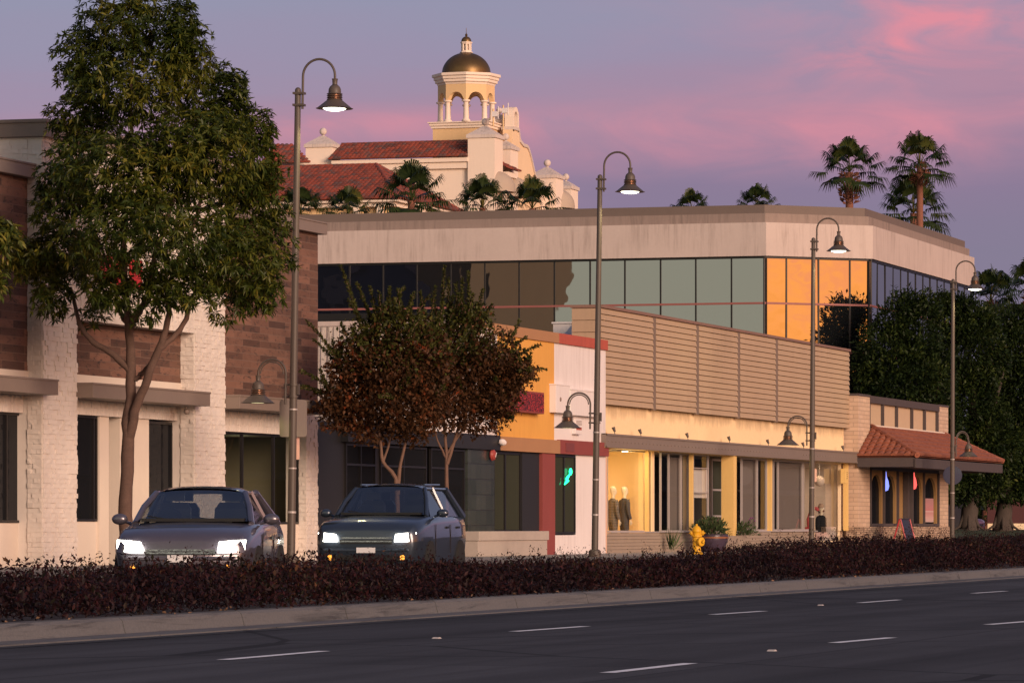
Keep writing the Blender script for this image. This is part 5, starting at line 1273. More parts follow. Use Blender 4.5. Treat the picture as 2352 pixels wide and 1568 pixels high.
# ---- crepe myrtles
def myrtle(label, dM, stems, blobs_px, shoots, seed, n):
    global RNG
    RNG = np.random.default_rng(seed)
    Q = lambda px, py, dd=0.0: wpt(px, py, dM + dd)
    bx, by = stems[0][0][:2]; r = Q(bx, by)
    root = thing('crepe_myrtle', label, 'tree', (r.x, r.y, .15), 'crepe myrtles on the pavement')
    b = MB()
    for st_ in stems: branch(b, [Q(*p) for p in st_[:-2]], st_[-2], st_[-1], 8, .008)
    pm = dM / FPX; bl = []
    for px, py, rx, ry, dd in blobs_px: bl.append((np.array(Q(px, py, dd)), np.array([min(1.1, rx * pm), min(1.1, rx * pm), ry * pm]), rx * ry))
    C, dr, ix = in_blobs(bl, n, .25)
    m = len(C); rel = (C[:, 2] - min(C[:, 2])) / (max(C[:, 2]) - min(C[:, 2]))
    D = dr * .5 + rdir(m) * .9
    g = RNG.uniform(size=m); green = g < np.clip((rel - .5) * 2.4, 0, .85)
    clump = .5 + .5 * np.sin(C[:, 0] * 3.1 + C[:, 2] * 2.3) * np.cos(C[:, 1] * 3.7)
    hue = np.where(green, RNG.uniform(.52, .95, m), np.clip(RNG.beta(1.4, 3.2, m) * .42 + .14 * (clump > .75) * (rel < .55), 0, .5))
    Ls = RNG.uniform(.075, .14, m); Ws = Ls * .6
    PP, DD, LL, WW, HH = [C], [D], [Ls], [Ws], [hue]
    extra = []
    hi = C[(rel > .3) & (dr[:, 2] > .1)]
    for c in hi[RNG.choice(len(hi), 60, replace=False)]:
        extra.append((Vector(c), Vector(c) + Vector((RNG.normal() * .18, RNG.normal() * .18, RNG.uniform(.25, .6))), 1))
    lo_ = C[np.abs(dr[:, 2]) < .3]
    for c, v in zip(lo_[RNG.choice(len(lo_), 24, replace=False)], rdir(24)):
        extra.append((Vector(c), Vector(c) + Vector((v[0] * .5, v[1] * .5, RNG.uniform(-.15, .35))), int(RNG.uniform() < .45)))
    for q_ in list(shoots) + extra:
        if len(q_) == 3: a, e, kind = q_
        else:
            px0, py0, px1, py1, dd, kind = q_; a, e = Q(px0, py0, dd), Q(px1, py1, dd + random.uniform(-.3, .3))             # long arching shoots carrying paired leaves
        mid = a.lerp(e, .5) + Vector((0, 0, .12 * (a - e).length))
        K = max(10, int((e - a).length / .03)); pts = [(1 - f) ** 2 * a + 2 * f * (1 - f) * mid + f * f * e for f in np.linspace(0, 1, K)]
        b.tube([pts[i] for i in range(0, K, 4)] + [pts[-1]], [.012 * (1 - i / K) + .003 for i in range(0, K, 4)] + [.002], 5)
        pa = np.array([tuple(p) for p in pts]); tg = unit(np.gradient(pa, axis=0)); sd_ = unit(np.cross(tg, rdir(K)))
        for sg in (1, -1, .8, -.8, .4, -.4):
            dd_ = tg * .5 + sd_ * sg + RNG.normal(scale=.25, size=pa.shape)
            PP.append(pa); DD.append(dd_); l = RNG.uniform(.08, .13, K) * (1 - .35 * np.linspace(0, 1, K)); LL.append(l); WW.append(l * .5); HH.append(RNG.uniform(.52, .9, K) if kind else RNG.uniform(.0, .5, K))
    b.build('trunk', C_BARK2, root, True)
    leaves('crown', np.concatenate(PP), np.concatenate(DD), np.concatenate(LL), np.concatenate(WW), LEAF_MYRTLE, root, np.concatenate(HH), .2)
    return root
myrtle('multi stemmed crepe myrtle with rusty brown leaves, nearer the brown brick shop', 97.5,
       [[(913, 1272), (912, 1130), (905, 1090), (880, 1060), (872, 1000), (850, 900), (840, 780), .06, .015], [(914, 1135), (918, 1080), (930, 1020), (945, 960), (950, 860), (960, 760), .045, .012], [(880, 1062), (895, 1010), (905, 940), (900, 800), .03, .012], [(872, 1010), (838, 960), (800, 900), .025, .01]],
       [(900, 850, 105, 75, 0), (850, 790, 75, 55, .2), (945, 800, 75, 65, -.2), (830, 910, 95, 65, .3), (920, 920, 90, 70, -.3), (790, 950, 60, 42, .2), (940, 985, 60, 35, 0), (850, 990, 50, 32, .1), (775, 925, 42, 32, 0), (895, 735, 45, 35, 0), (800, 850, 50, 45, .2), (985, 830, 55, 70, 0), (975, 760, 45, 40, .2), (990, 930, 45, 45, 0)],
       [(840, 800, 783, 612, 0, 1), (850, 780, 800, 690, .3, 1), (800, 870, 705, 738, 0, 1), (810, 890, 720, 780, .3, 1), (780, 910, 690, 852, 0, 1), (800, 930, 688, 888, .2, 1), (870, 760, 850, 660, 0, 1), (890, 740, 895, 660, .2, 1), (920, 740, 915, 665, -.2, 1), (940, 740, 945, 680, 0, 1), (960, 720, 985, 680, 0, 1), (790, 940, 735, 940, 0, 0), (800, 980, 740, 985, 0, 0), (820, 860, 760, 800, 0, 1), (870, 800, 820, 650, .3, 1)], 11, 19000)
myrtle('crepe myrtle with pale bare stems and dark leaves overlapping the yellow wall', 101.5,
       [[(1030, 1272), (1026, 1160), (1026, 1060), (1022, 1000), (1015, 900), (1010, 780), .06, .015], [(1027, 1065), (1045, 1010), (1062, 950), (1090, 880), (1100, 800), .045, .012], [(1028, 1040), (1060, 990), (1090, 950), (1130, 900), .03, .01], [(1024, 1050), (1005, 1010), (985, 940), .03, .01]],
       [(1060, 860, 95, 75, 0), (1040, 780, 80, 60, .2), (1110, 810, 75, 60, -.2), (1120, 890, 80, 65, .3), (1020, 930, 85, 60, -.3), (1155, 850, 60, 48, .2), (1190, 855, 42, 32, 0), (1100, 955, 70, 45, .1), (1000, 850, 70, 70, 0), (1080, 735, 55, 40, 0), (1150, 920, 45, 45, .1), (990, 790, 50, 50, .1), (980, 880, 45, 60, -.1)],
       [(1010, 780, 1022, 612, 0, 1), (1030, 760, 1030, 640, .2, 1), (1050, 740, 1048, 650, .2, 1), (1080, 730, 1075, 625, 0, 1), (1090, 740, 1110, 665, .1, 1), (1060, 720, 1062, 640, -.2, 1), (1100, 760, 1130, 700, 0, 1), (1150, 830, 1208, 775, 0, 1), (1150, 850, 1240, 792, .2, 1), (1160, 870, 1255, 848, 0, 1), (1170, 880, 1235, 870, .1, 1), (990, 740, 1000, 660, 0, 1), (1120, 920, 1140, 1000, 0, 0), (1170, 850, 1215, 830, 0, 1), (980, 760, 965, 670, .1, 1)], 12, 18500)
RNG = np.random.default_rng(21)

# ---- big evergreens at the right
def ficus(label, px, py, dF, trunk_r, blobs_px, n, seed):
    global RNG
    RNG = np.random.default_rng(seed)
    Q = lambda x, y, dd=0.0: wpt(x, y, dF + dd)
    r = Q(px, py); root = thing('evergreen_tree', label, 'tree', r, 'dark evergreens beyond the restaurant')
    b = MB(); top = Q(px + 8, py - 330)
    branch(b, [Q(px, py + 6), Q(px + 1, py - 30), Q(px + 6, py - 90), Q(px + 10, py - 200), top], trunk_r * 1.1, trunk_r * .35, 14, .03)
    for a in range(6):
        an = a * 1.04 + .2; v = Vector((math.cos(an), math.sin(an), 0)); b.tube([r + v * trunk_r * .5 + Vector((0, 0, .7)), r + v * trunk_r * 1.15 + Vector((0, 0, .1)), r + v * trunk_r * 2.0 + Vector((0, 0, -.1))], [trunk_r * .26, trunk_r * .16, .03], 8)
    for dx, dy in ((-60, -170), (60, -180), (-90, -260), (80, -280)): branch(b, [Q(px + 6, py - 85), Q(px + dx * .5, py - 85 + dy * .45, .4), Q(px + dx, py - 85 + dy, .8)], trunk_r * .45, .05, 8)
    b.build('trunk', C_BARKGREY, root, True)
    pm = dF / FPX; bl = []
    for x, y, rx, ry, dd in blobs_px: bl.append((np.array(Q(x, y, dd)), np.array([rx * pm * .9, rx * pm * .9, ry * pm]), rx * ry))
    C, dr, ix = in_blobs(bl, n // 5, .75)
    m = len(C); ph = ix * 1.7
    cl = .4 + .25 * np.sin(C[:, 0] * 1.9 + ph) * np.cos(C[:, 2] * 2.3 + C[:, 1]) + .3 * (RNG.uniform(size=m) - .5)
    C5 = np.repeat(C, 5, 0) + RNG.normal(scale=.1, size=(m * 5, 3)); d5 = np.repeat(dr, 5, 0) + .9 * rdir(m * 5)
    leaves('crown', C5, d5, RNG.uniform(.14, .28, m * 5), RNG.uniform(.07, .13, m * 5), LEAF_FICUS, root, np.clip(np.repeat(cl, 5) + RNG.normal(scale=.12, size=m * 5), 0, 1), .2)
ficus('dark evergreen tree rising directly behind the tiled restaurant', 2080, 1235, 198, .42, [(2040, 1000, 90, 130, 0), (2075, 870, 95, 110, 0), (2030, 800, 60, 60, 0), (2060, 740, 45, 60, 0), (2110, 760, 60, 70, .5), (2120, 920, 80, 130, .5), (1990, 960, 45, 70, .5), (2150, 1020, 60, 100, 0), (1990, 850, 30, 45, 0), (2085, 705, 26, 36, 0), (2130, 700, 24, 30, 0), (2060, 1110, 80, 60, 0), (2130, 1120, 70, 50, 0)], 42000, 31)
ficus('broad dark evergreen with a stout grey trunk, left of the two standing on the lawn', 2226, 1213, 206, .44, [(2210, 930, 90, 120, 0), (2230, 810, 85, 90, 0), (2180, 740, 50, 50, .3), (2235, 740, 55, 45, 0), (2270, 1020, 80, 90, .3), (2190, 1060, 70, 75, 0), (2150, 900, 60, 90, 0), (2205, 705, 26, 28, 0), (2165, 700, 22, 26, 0), (2200, 1110, 65, 45, -.5), (2260, 1110, 60, 45, .5)], 42000, 32)
ficus('evergreen with flared grey trunk, right of the two standing on the lawn', 2304, 1213, 209, .46, [(2310, 920, 85, 130, 0), (2320, 800, 75, 80, 0), (2290, 750, 40, 35, .3), (2370, 850, 80, 110, 0), (2340, 1040, 80, 85, .3), (2280, 1000, 60, 90, 0), (2400, 980, 80, 120, 0), (2345, 735, 30, 30, 0), (2330, 1110, 60, 45, -.5), (2390, 1100, 60, 50, 0)], 42000, 33)
RNG = np.random.default_rng(41)
# ================================================================ fan palms
def palm_crown_arrays(seed, nf=26, size=1.0, up=.25):
    """fan fronds about the origin; returns V, F, hue (quads)"""
    r = np.random.default_rng(seed); V, F, H = [], [], []
    def strip(p0, p1, p2, w0, w1, side, hue):
        o = len(V)
        for p, w_ in ((p0, w0), (p1, w1), (p2, .004)):
            V.append(p - side * w_ / 2); V.append(p + side * w_ / 2)
        F.append((o, o + 1, o + 3, o + 2)); F.append((o + 2, o + 3, o + 5, o + 4)); H.extend([hue, hue])
    for i in range(nf):
        az = i * 2.399 + r.uniform(-.3, .3); el = math.pi / 2 * (.96 - 1.22 * (i / nf) ** .95) + r.uniform(-.1, .1)
        out = np.array([math.cos(az) * math.cos(el), math.sin(az) * math.cos(el), math.sin(el)])
        Lp = size * r.uniform(.75, 1.0); droop = .18 * Lp * math.cos(el)
        sd = np.array([-math.sin(az), math.cos(az), 0]); hub = out * Lp + np.array([0, 0, -droop]); mid = out * Lp * .5 + np.array([0, 0, -droop * .2])
        strip(np.zeros(3), mid, hub, .05 * size, .035 * size, sd, r.uniform(.7, 1.0))
        ax = hub - mid; ax /= np.linalg.norm(ax); nrm = np.cross(ax, sd); fh = np.clip(r.beta(2, 3.2) + (.25 if i < 4 else 0), 0, 1)
        fl = size * r.uniform(.62, .8)
        nb = 23
        for k in range(nb):
            a = (k / (nb - 1) - .5) * R(215)
            dv = ax * math.cos(a) + sd * math.sin(a) + nrm * .12 * math.cos(2 * a); dv /= np.linalg.norm(dv)
            l = fl * (1 - .25 * abs(a) / 1.9) * r.uniform(.88, 1.08)
            m = hub + dv * l * .62; tip = hub + dv * l * .9 + np.array([0, 0, -1]) * l * r.uniform(.22, .5)
            cr = np.cross(dv, nrm); cr /= np.linalg.norm(cr)
            strip(hub + dv * .02, m, tip, .025 * size, .06 * size, cr, np.clip(fh + r.normal() * .08, 0, 1))
    return np.array(V), np.array(F), np.array(H)
CROWNS = [palm_crown_arrays(100 + i, 27 + i, 1.0) for i in range(3)]
def palm(label, px, py, dP, size, ground=0.0, var=0, rot=0.0, tr_=.17, skirt=True, dead=1.3):
    c = wpt(px, py, dP)                                     # crown base (growing point)
    root = thing('fan_palm', label, 'palm tree', (c.x, c.y, ground), 'fan palms around the office block')
    b = MB(); pts = []; rad = []
    lean = random.uniform(-.25, .25)
    for f in np.linspace(0, 1, 12): pts.append(Vector((c.x + lean * (1 - f), c.y + lean * .5 * (1 - f), ground + (c.z - ground) * f))); rad.append(tr_ * (1.1 - .35 * f))
    b.tube(pts, rad, 10); b.build('trunk', C_PALMBARK, root, True)
    V, F, H = CROWNS[var]; cr, sr = math.cos(rot), math.sin(rot)
    size = size * 1.3
    V2 = V @ np.array([[cr, sr, 0], [-sr, cr, 0], [0, 0, 1]]) * size + np.array(c)
    fast_mesh('crown', V2, F, LEAF_PALM, root, H)
    if skirt:                                               # cut leaf bases below the crown
        n = 150; f = RNG.uniform(0, 1, n); a = RNG.uniform(0, 6.28, n); rr = tr_ * (1.0 + .7 * np.sin(np.pi * np.clip(1 - f, 0, 1)) * .8)
        P = np.stack([c.x + np.cos(a) * rr, c.y + np.sin(a) * rr, c.z - f * dead * size * .75], 1); D = np.stack([np.cos(a), np.sin(a), RNG.uniform(.2, .9, n)], 1)
        leaves('leaf_bases', P, D, RNG.uniform(.14, .28, n) * size, np.full(n, .12) * size, C_PALMBARK, root, RNG.uniform(size=n))
    return root
palm('tall fan palm with thick bare trunk, left of the two above the office chamfer', 1951, 396, 262, 1.25, 0, 0, .3, .3, True, 1.6)
palm('tallest fan palm with a long slim trunk, right of the two above the office', 2113, 380, 262, 1.18, 0, 1, 1.9, .25, True, 1.1)
palm('dense fan palm crown behind the long slim palm trunk at the office roof edge', 2098, 490, 272, 1.42, 0, 2, .8, .28, False)
palm('fan palm top showing over the middle of the office roof, the smaller one', 1588, 484, 262, .78, 0, 0, 2.2, .25, False)
palm('fan palm top peeping over the office roof left of the chamfer', 1739, 482, 262, .9, 0, 1, 4.0, .25, False)
palm('fan palm beyond the evergreens between the office end and right edge', 2276, 692, 250, 1.18, 0, 2, 5.0, .22, True, 1.4)
palm('fan palm cut off by the right edge of the view, above the evergreens', 2368, 672, 245, 1.25, 0, 0, 3.3, .22, True, 1.4)
palm('largest fan palm before the hotel, overlapping the end of its lower tiled roof', 945, 462, 252, 1.35, 0, 1, .0, .28, False)
palm('fan palm before the hotel below the corner pier', 1108, 478, 255, 1.12, 0, 2, 1.2, .25, False)
palm('fan palm before the right half of the hotel, below the domed awnings', 1222, 480, 255, 1.15, 0, 0, 2.9, .25, False)
palm('small fan palm before the ochre hotel wall, right of the tall lamp post', 800, 495, 250, .95, 0, 1, 3.6, .25, False)
palm('low fan palm right beside the tall lamp post under the tiled hip roof', 690, 492, 250, 1.0, 0, 2, 2.0, .25, False)
palm('small fan palm seen low between the evergreen trunks', 2262, 1172, 250, .8, 0, 0, 1.0, .2, False)

# ================================================================ shrubs in the median
def shrub_bed():
    n = 2300; P, D, L, W, H = [], [], [], [], []
    s_ = RNG.uniform(26, 100, 9000); t_ = RNG.uniform(.2, 3.0, 9000); t_[:3300] = RNG.uniform(.18, .6, 3300)
    ks = kt(s_)
    # plant height varies in slow waves and is taller far down the street
    h = .38 + .09 * np.sin(s_ * .43) * np.cos(t_ * 1.1 + s_ * .2) + .09 * np.sin(s_ * 1.7 + t_ * 2.6) * np.sin(s_ * .37)
    h = h + np.interp(s_, [26, 44, 60, 66, 74, 100], [-.02, -.03, -.05, .03, .16, .2])
    edge = np.clip(t_ / .5, .5, 1) * np.clip((3.15 - t_) / .4, .5, 1); h = h * edge
    for k in range(15):
        f = RNG.uniform(0.05, 1.0, len(s_)) ** .6
        off = RNG.normal(scale=.11, size=(len(s_), 2))
        p = np.stack([s_ + off[:, 0], np.maximum(ks + t_ + off[:, 1], ks + .1), .13 + h * f], 1)
        d = rdir(len(s_)) * .8 + np.array([0, 0, .35]); P.append(p); D.append(d)
        l = RNG.uniform(.035, .08, len(s_)); L.append(l); W.append(l * .45)
        cl = .34 + .26 * np.sin(s_ * .8 + t_) * np.cos(s_ * .31) + .1 * f
        H.append(np.clip(cl + RNG.normal(scale=.2, size=len(s_)), 0, 1))
    # upright sprigs
    m = 430; a = RNG.uniform(26, 100, m); tt = RNG.uniform(.5, 2.9, m); hh = .4 + np.interp(a, [26, 44, 60, 66, 74, 100], [0, 0, -.05, .03, .18, .22])
    for k in range(26):
        f = k / 26; p = np.stack([a + .1 * np.sin(a * 9) * f, kt(a) + tt + .1 * np.cos(a * 7) * f, .13 + hh * (.7 + .75 * f * (.5 + .5 * np.sin(a * 5.3) ** 2))], 1) + RNG.normal(scale=.035, size=(m, 3))
        P.append(p); D.append(rdir(m) * .9 + np.array([0, 0, .4])); l = RNG.uniform(.035, .07, m) * (1 - .4 * f); L.append(l); W.append(l * .42); H.append(np.clip(.5 + RNG.normal(scale=.22, size=m), 0, 1))
    V, F = leaf_arrays(np.concatenate(P), np.concatenate(D), np.concatenate(L), np.concatenate(W), .2)
    Hh = np.concatenate(H)
    o = fast_mesh('shrub_bed', V, F, LEAF_SHRUB, None, np.concatenate([Hh, Hh])); tag(o, 'low dark reddish shrubs filling the kerbed bed along the road', 'shrubs', None, 'stuff')
shrub_bed()
nl = 420; ls = RNG.uniform(28, 98, nl); lt_ = RNG.uniform(.02, .5, nl)
lit = leaves('leaf_litter', np.stack([ls, kt(ls) + lt_, np.where(lt_ < .19, .168, .14 + RNG.uniform(0, .12, nl))], 1), rdir(nl) * np.array([1, 1, .25]), RNG.uniform(.03, .07, nl), RNG.uniform(.02, .035, nl), M('dry_leaf', (.17, .1, .06), .8, .3), None, RNG.uniform(size=nl))
tag(lit, 'dry fallen leaves scattered along the kerb and shrub edge', 'leaf litter', None, 'stuff')
def hedge():
    n = 9000; s0_, s1_ = S(1500, 29.9), S(1730, 29.9)
    P = np.stack([RNG.uniform(s0_, s1_, n), RNG.uniform(29.6, 30.3, n), .15 + .62 * RNG.uniform(0, 1, n) ** .5], 1); P[:, 2] += .05 * np.sin(P[:, 0] * 3)
    o = leaves('clipped_hedge', P, rdir(n) + np.array([0, -.3, .3]), RNG.uniform(.05, .09, n), RNG.uniform(.03, .05, n), LEAF_SHRUB, None, np.clip(.25 + RNG.normal(scale=.15, size=n) + .45 * (RNG.uniform(size=n) < .35), 0, 1))
    tag(o, 'low clipped dark hedge at the pavement edge around the yellow hydrant', 'hedge')
# ================================================================ hydrant, pots
C_HYD = M('hydrant_yellow', (.66, .36, .015), .5, .12, 4, 20, .15, streak=.2, streak_col=(.3, .14, .01))
hs, hd_ = on_t(1600, 30.0); hx, hy = hs, 30.0
hy_ = thing('fire_hydrant', 'yellow fire hydrant at the pavement edge before the clothing store', 'fire hydrant', (hx, hy, .15))
b = MB().lathe([(.17, .15), (.17, .2), (.13, .22), (.12, .26), (.115, .62), (.15, .64), (.15, .68), (.115, .7), (.12, .76), (.14, .78), (.14, .8), (.12, .86), (.075, .92), (.03, .945), (.03, .99), (0, .99)], (hx, hy, 0), 22); b.build('body', C_HYD, hy_, True)
rt = Vector((SH, -CH, 0))
for v, r_, z_, l_ in ((rt, .055, .74, .2), (-rt, .05, .74, .17)):
    MB().lathe([(r_, 0), (r_, l_ - .05), (r_ * 1.3, l_ - .05), (r_ * 1.3, l_), (r_ * .4, l_ + .01), (r_ * .4, l_ + .04), (0, l_ + .04)], Vector((hx, hy, z_)), 14, v).build('outlet', C_HYD, hy_, True)
fr_ = (Vector((-CH, -SH, 0)) * .75 + rt * .7).normalized()
MB().lathe([(.1, .05), (.1, .15), (.125, .15), (.125, .2), (.05, .22), (.04, .26), (0, .26)], Vector((hx, hy, .5)), 18, fr_).build('pumper_cap', C_HYD, hy_, True)
bo = MB()
for k in range(8): a = k * math.pi / 4; bo.lathe([(.014, 0), (.014, .03)], (hx + .145 * math.cos(a), hy + .145 * math.sin(a), .67), 6)
bo.build('flange_bolts', C_HYD, hy_)
def pot(px, t, r_, h, label, zb=.15, col=(.05, .035, .06)):
    x = S(px, t); p = thing('plant_pot', label, 'plant pot', (x, t, zb))
    MB().lathe([(r_ * .7, 0), (r_ * .95, h * .6), (r_, h), (r_ * .95, h + .04), (r_ * .85, h + .04), (r_ * .8, h - .04), (0, h - .04)], (x, t, zb), 24).build('pot', M('glazed_pot_%d' % px, col, .35, .3, 3), p, True)
    MB().lathe([(r_ * 1.0, h * .8), (r_ * 1.01, h * .9)], (x, t, zb), 24).build('glaze_band', M('rust_glaze', (.25, .1, .05), .4, .2), p, True)
    return x
def plant(px, t, zb, r_, h, n, label, up=.3):
    x = S(px, t); c = np.array([x, t, zb]); d = rdir(n); d[:, 2] = abs(d[:, 2]); P = c + d * np.array([r_, r_, h]) * RNG.uniform(.2, 1, n)[:, None] ** .6
    root = thing('potted_plant', label, 'plant', (x, t, zb))
    leaves('foliage', P, d + np.array([0, 0, up]) + .5 * rdir(n), RNG.uniform(.08, .16, n), RNG.uniform(.03, .06, n), LEAF_GREEN, root, np.clip(RNG.normal(.35, .22, n), 0, 1), .25)
    st_ = MB()
    for k in range(7): q = c + np.array([random.uniform(-.6, .6) * r_, random.uniform(-.6, .6) * r_, h * random.uniform(.6, 1.0)]); st_.tube([tuple(c), tuple((c + q) / 2 + np.array([0, 0, .05])), tuple(q)], [.012, .01, .006], 5)
    st_.build('stems', C_BARK2, root)
pot(1636, 33.0, .5, .5, 'big round glazed pot in blue and rust beside the yellow hydrant')
plant(1632, 33.0, .65, .62, .55, 900, 'bushy succulents spilling from the round pot by the hydrant')
MB_ = MB().box(S(1652, 33.4), S(1714, 33.4), 33.4, 33.9, .15, .62); bxp = MB_.build('planter_box', C_BASE, bevel=.015); tag(bxp, 'low board sided planter box at the foot of the yellow column', 'planter')
plant(1692, 33.6, .62, .75, .42, 700, 'grey green rosette plants in the low box by the yellow column')
gp = thing('grass_tuft', 'small tuft of green blades before the boarded base left of the hydrant', 'plant', (S(1542, 33.6), 33.6, .15))
n = 40; leaves('blades', np.tile(np.array([[S(1542, 33.6), 33.6, .2]]), (n, 1)) + RNG.normal(scale=.03, size=(n, 3)), RNG.normal(scale=.25, size=(n, 3)) + np.array([0, 0, 1]), RNG.uniform(.35, .75, n), np.full(n, .03), LEAF_GREEN, gp, RNG.uniform(.2, .7, n))
fs_ = thing('flower_spray', 'thin flower stalks with purple tips leaning from the planter by the yellow column', 'plant', (S(1715, 33.5), 33.5, .6))
b = MB(); f_ = MB()
for k in range(5):
    a = Vector((S(1706, 33.5), 33.5, .62)); e = a + rt * random.uniform(.2, .5) + Vector((0, 0, random.uniform(.35, .65))); b.tube([a, a.lerp(e, .5) + Vector((0, 0, .08)), e], .006, 5); f_.ball(e, .022, 7, 5)
b.build('stalks', LEAF_GREEN, fs_); f_.build('flowers', M('purple_flower', (.2, .03, .2), .6), fs_)

# ================================================================ mannequins
C_SKIN = M('mannequin_white', (.72, .62, .48), .55, .04)
def tailor(name, col, chk):
    m, n, out = nt(name); tc = nd(n, 'ShaderNodeTexCoord').outputs['Object']; p = nd(n, 'ShaderNodeBsdfPrincipled'); p.inputs['Roughness'].default_value = .85
    b = nd(n, 'ShaderNodeTexBrick'); b.offset = 0; sx = nd(n, 'ShaderNodeSeparateXYZ'); lk(n, tc, sx.inputs[0]); cb = nd(n, 'ShaderNodeCombineXYZ'); lk(n, mth(n, 'ADD', sx.outputs[0], sx.outputs[1]), cb.inputs[0]); lk(n, sx.outputs[2], cb.inputs[1]); lk(n, cb.outputs[0], b.inputs['Vector'])
    b.inputs['Scale'].default_value = 1; b.inputs['Brick Width'].default_value = .07; b.inputs['Row Height'].default_value = .08; b.inputs['Mortar Size'].default_value = .006
    b.inputs['Color1'].default_value = (*col, 1); b.inputs['Color2'].default_value = (*[x * .85 for x in col], 1); b.inputs['Mortar'].default_value = (*[x * (1 + chk) for x in col], 1)
    lk(n, mixc(n, .3, b.outputs['Color'], mixc(n, noise(n, tc, 9, 4), (0, 0, 0), (1, 1, 1)), 'SOFT_LIGHT'), p.inputs['Base Color']); lk(n, p.outputs[0], out.inputs[0]); return m
def figure(root, c, yaw, suit, shirt, tie, face_z=1.0, coat=False):
    """standing figure, 1.86 m; local +X is the way it faces"""
    cy, sy = math.cos(yaw), math.sin(yaw)
    X = lambda x, y, z: Vector((c[0] + x * cy - y * sy, c[1] + x * sy + y * cy, c[2] + z))
    ell = lambda cx, z, rx, ry, n=18, cyy=0: [X(cx + rx * math.cos(2 * math.pi * k / n), cyy + ry * math.sin(2 * math.pi * k / n), z) for k in range(n)]
    # head, neck and face as one surface
    h = MB()
    hr = [(.0, 1.40, .07, .075), (.0, 1.48, .058, .06), (.005, 1.555, .055, .056), (.015, 1.60, .064, .06), (.025, 1.63, .082, .066), (.018, 1.67, .093, .073), (.01, 1.72, .1, .078), (.0, 1.77, .102, .08), (-.008, 1.81, .095, .075), (-.012, 1.84, .07, .056), (-.014, 1.858, .03, .025)]
    h.loft([ell(a, z, rx, ry) for a, z, rx, ry in hr])
    h.loft([[X(.105, -.008, 1.745), X(.105, .008, 1.745), X(.09, .012, 1.735), X(.09, -.012, 1.735)], [X(.138, -.016, 1.692), X(.138, .016, 1.692), X(.09, .022, 1.68), X(.09, -.022, 1.68)]])
    for sg in (1, -1): h.ball(X(-.005, sg * .081, 1.72), .028, 8, 6, .7, .5, 1.1); h.ball(X(.088, sg * .032, 1.738), .016, 8, 6)
    h.ball(X(.1, 0, 1.648), .017, 8, 6, .6, 1, .6)
    for sg in (1, -1):                                     # hands with fingers
        w_ = X(.06, sg * .285, .845)
        h.loft([[w_ + Vector((math.cos(a) * .026, math.sin(a) * .02, dz)) * 1 + Vector((0, 0, 0)) for a in np.linspace(0, 2 * math.pi, 9)[:-1]] for dz in (.06, .0)])
        h.loft([[w_ + Vector((math.cos(a) * .026 * k, math.sin(a) * .018 * k, dz)) for a in np.linspace(0, 2 * math.pi, 9)[:-1]] for dz, k in ((.01, .9), (-.05, 1.45), (-.085, 1.35))])
        for f, (off, ln) in enumerate(((-.03, .065), (-.01, .08), (.01, .075), (.028, .06))):
            q = X(.06 + off, sg * .285, .765); h.tube([q, q + Vector((.004, 0, -ln * .55)), X(.06 + off * .9 + .012, sg * .278, .765 - ln)], [.0095, .0085, .006], 6)
        q = X(.085, sg * .283, .81); h.tube([q, X(.115, sg * .28, .775), X(.118, sg * .278, .74)], [.011, .01, .007], 6)
    h.build('mannequin_body', C_SKIN, root, True)
    j = MB()
    if coat: sec = [(.0, .72, .17, .235), (.0, .78, .18, .25), (0, .95, .165, .23), (0, 1.1, .15, .205), (0, 1.28, .15, .2), (0, 1.4, .13, .2), (-.005, 1.46, .1, .15), (-.005, 1.5, .075, .085)]
    else: sec = [(.0, .8, .125, .19), (.0, .84, .13, .19), (.0, .98, .125, .175), (.0, 1.1, .12, .16), (.005, 1.25, .132, .185), (.0, 1.37, .125, .205), (-.005, 1.43, .1, .175), (-.008, 1.475, .075, .1), (-.01, 1.5, .066, .072)]
    j.loft([ell(a, z, rx, ry, 24) for a, z, rx, ry in sec])
    for sg in (1, -1):
        sh_ = [X(-.005, sg * .165, 1.41), X(-.005, sg * .215, 1.36), X(-.01, sg * .245, 1.22), X(-.005, sg * .262, 1.1), X(.02, sg * .275, .98), X(.055, sg * .285, .87)]
        j.tube(sh_, [.07, .072, .062, .056, .05, .044] if not coat else [.085, .09, .08, .075, .07, .068], 12)
    o = j.build('coat' if coat else 'suit_jacket', suit, root, True)
    if not coat:
        MB().add([X(.124, -.035, 1.46), X(.124, .035, 1.46), X(.142, .0, 1.12), X(.128, .05, 1.36), X(.128, -.05, 1.36)], [(0, 4, 2, 3, 1)]).build('shirt', shirt, root)
        lp = MB()
        for sg in (1, -1): lp.add([X(.095, sg * .07, 1.475), X(.143, sg * .082, 1.36), X(.15, sg * .06, 1.3), X(.148, sg * .004, 1.1), X(.136, sg * .045, 1.38)], [(0, 1, 2, 3, 4)])
        lp.build('lapels', suit, o)
        t = MB()
        if tie == 'bow':
            for sg in (1, -1): t.add([X(.15, 0, 1.455), X(.15, sg * .055, 1.48), X(.15, sg * .055, 1.425)], [(0, 1, 2)])
            t.ball(X(.15, 0, 1.453), .013, 8, 6)
        else: t.add([X(.15, -.018, 1.46), X(.15, .018, 1.46), X(.152, .032, 1.18), X(.15, 0, 1.13), X(.152, -.032, 1.18)], [(0, 4, 3, 2, 1)])
        t.build('bow_tie' if tie == 'bow' else 'tie', M('tie_cloth', (.1, .1, .11), .7), root)
        tr_ = MB()
        for sg in (1, -1):
            tr_.tube([X(0, sg * .085, .9), X(.0, sg * .095, .75), X(.01, sg * .1, .5), X(-.005, sg * .105, .28), X(-.01, sg * .108, .06)], [.105, .1, .08, .068, .066], 14)
        tr_.tube([X(0, -.1, .84), X(0, .1, .84)], [.1, .1], 12); tr_.build('trousers', suit, root, True)
        sh2 = MB()
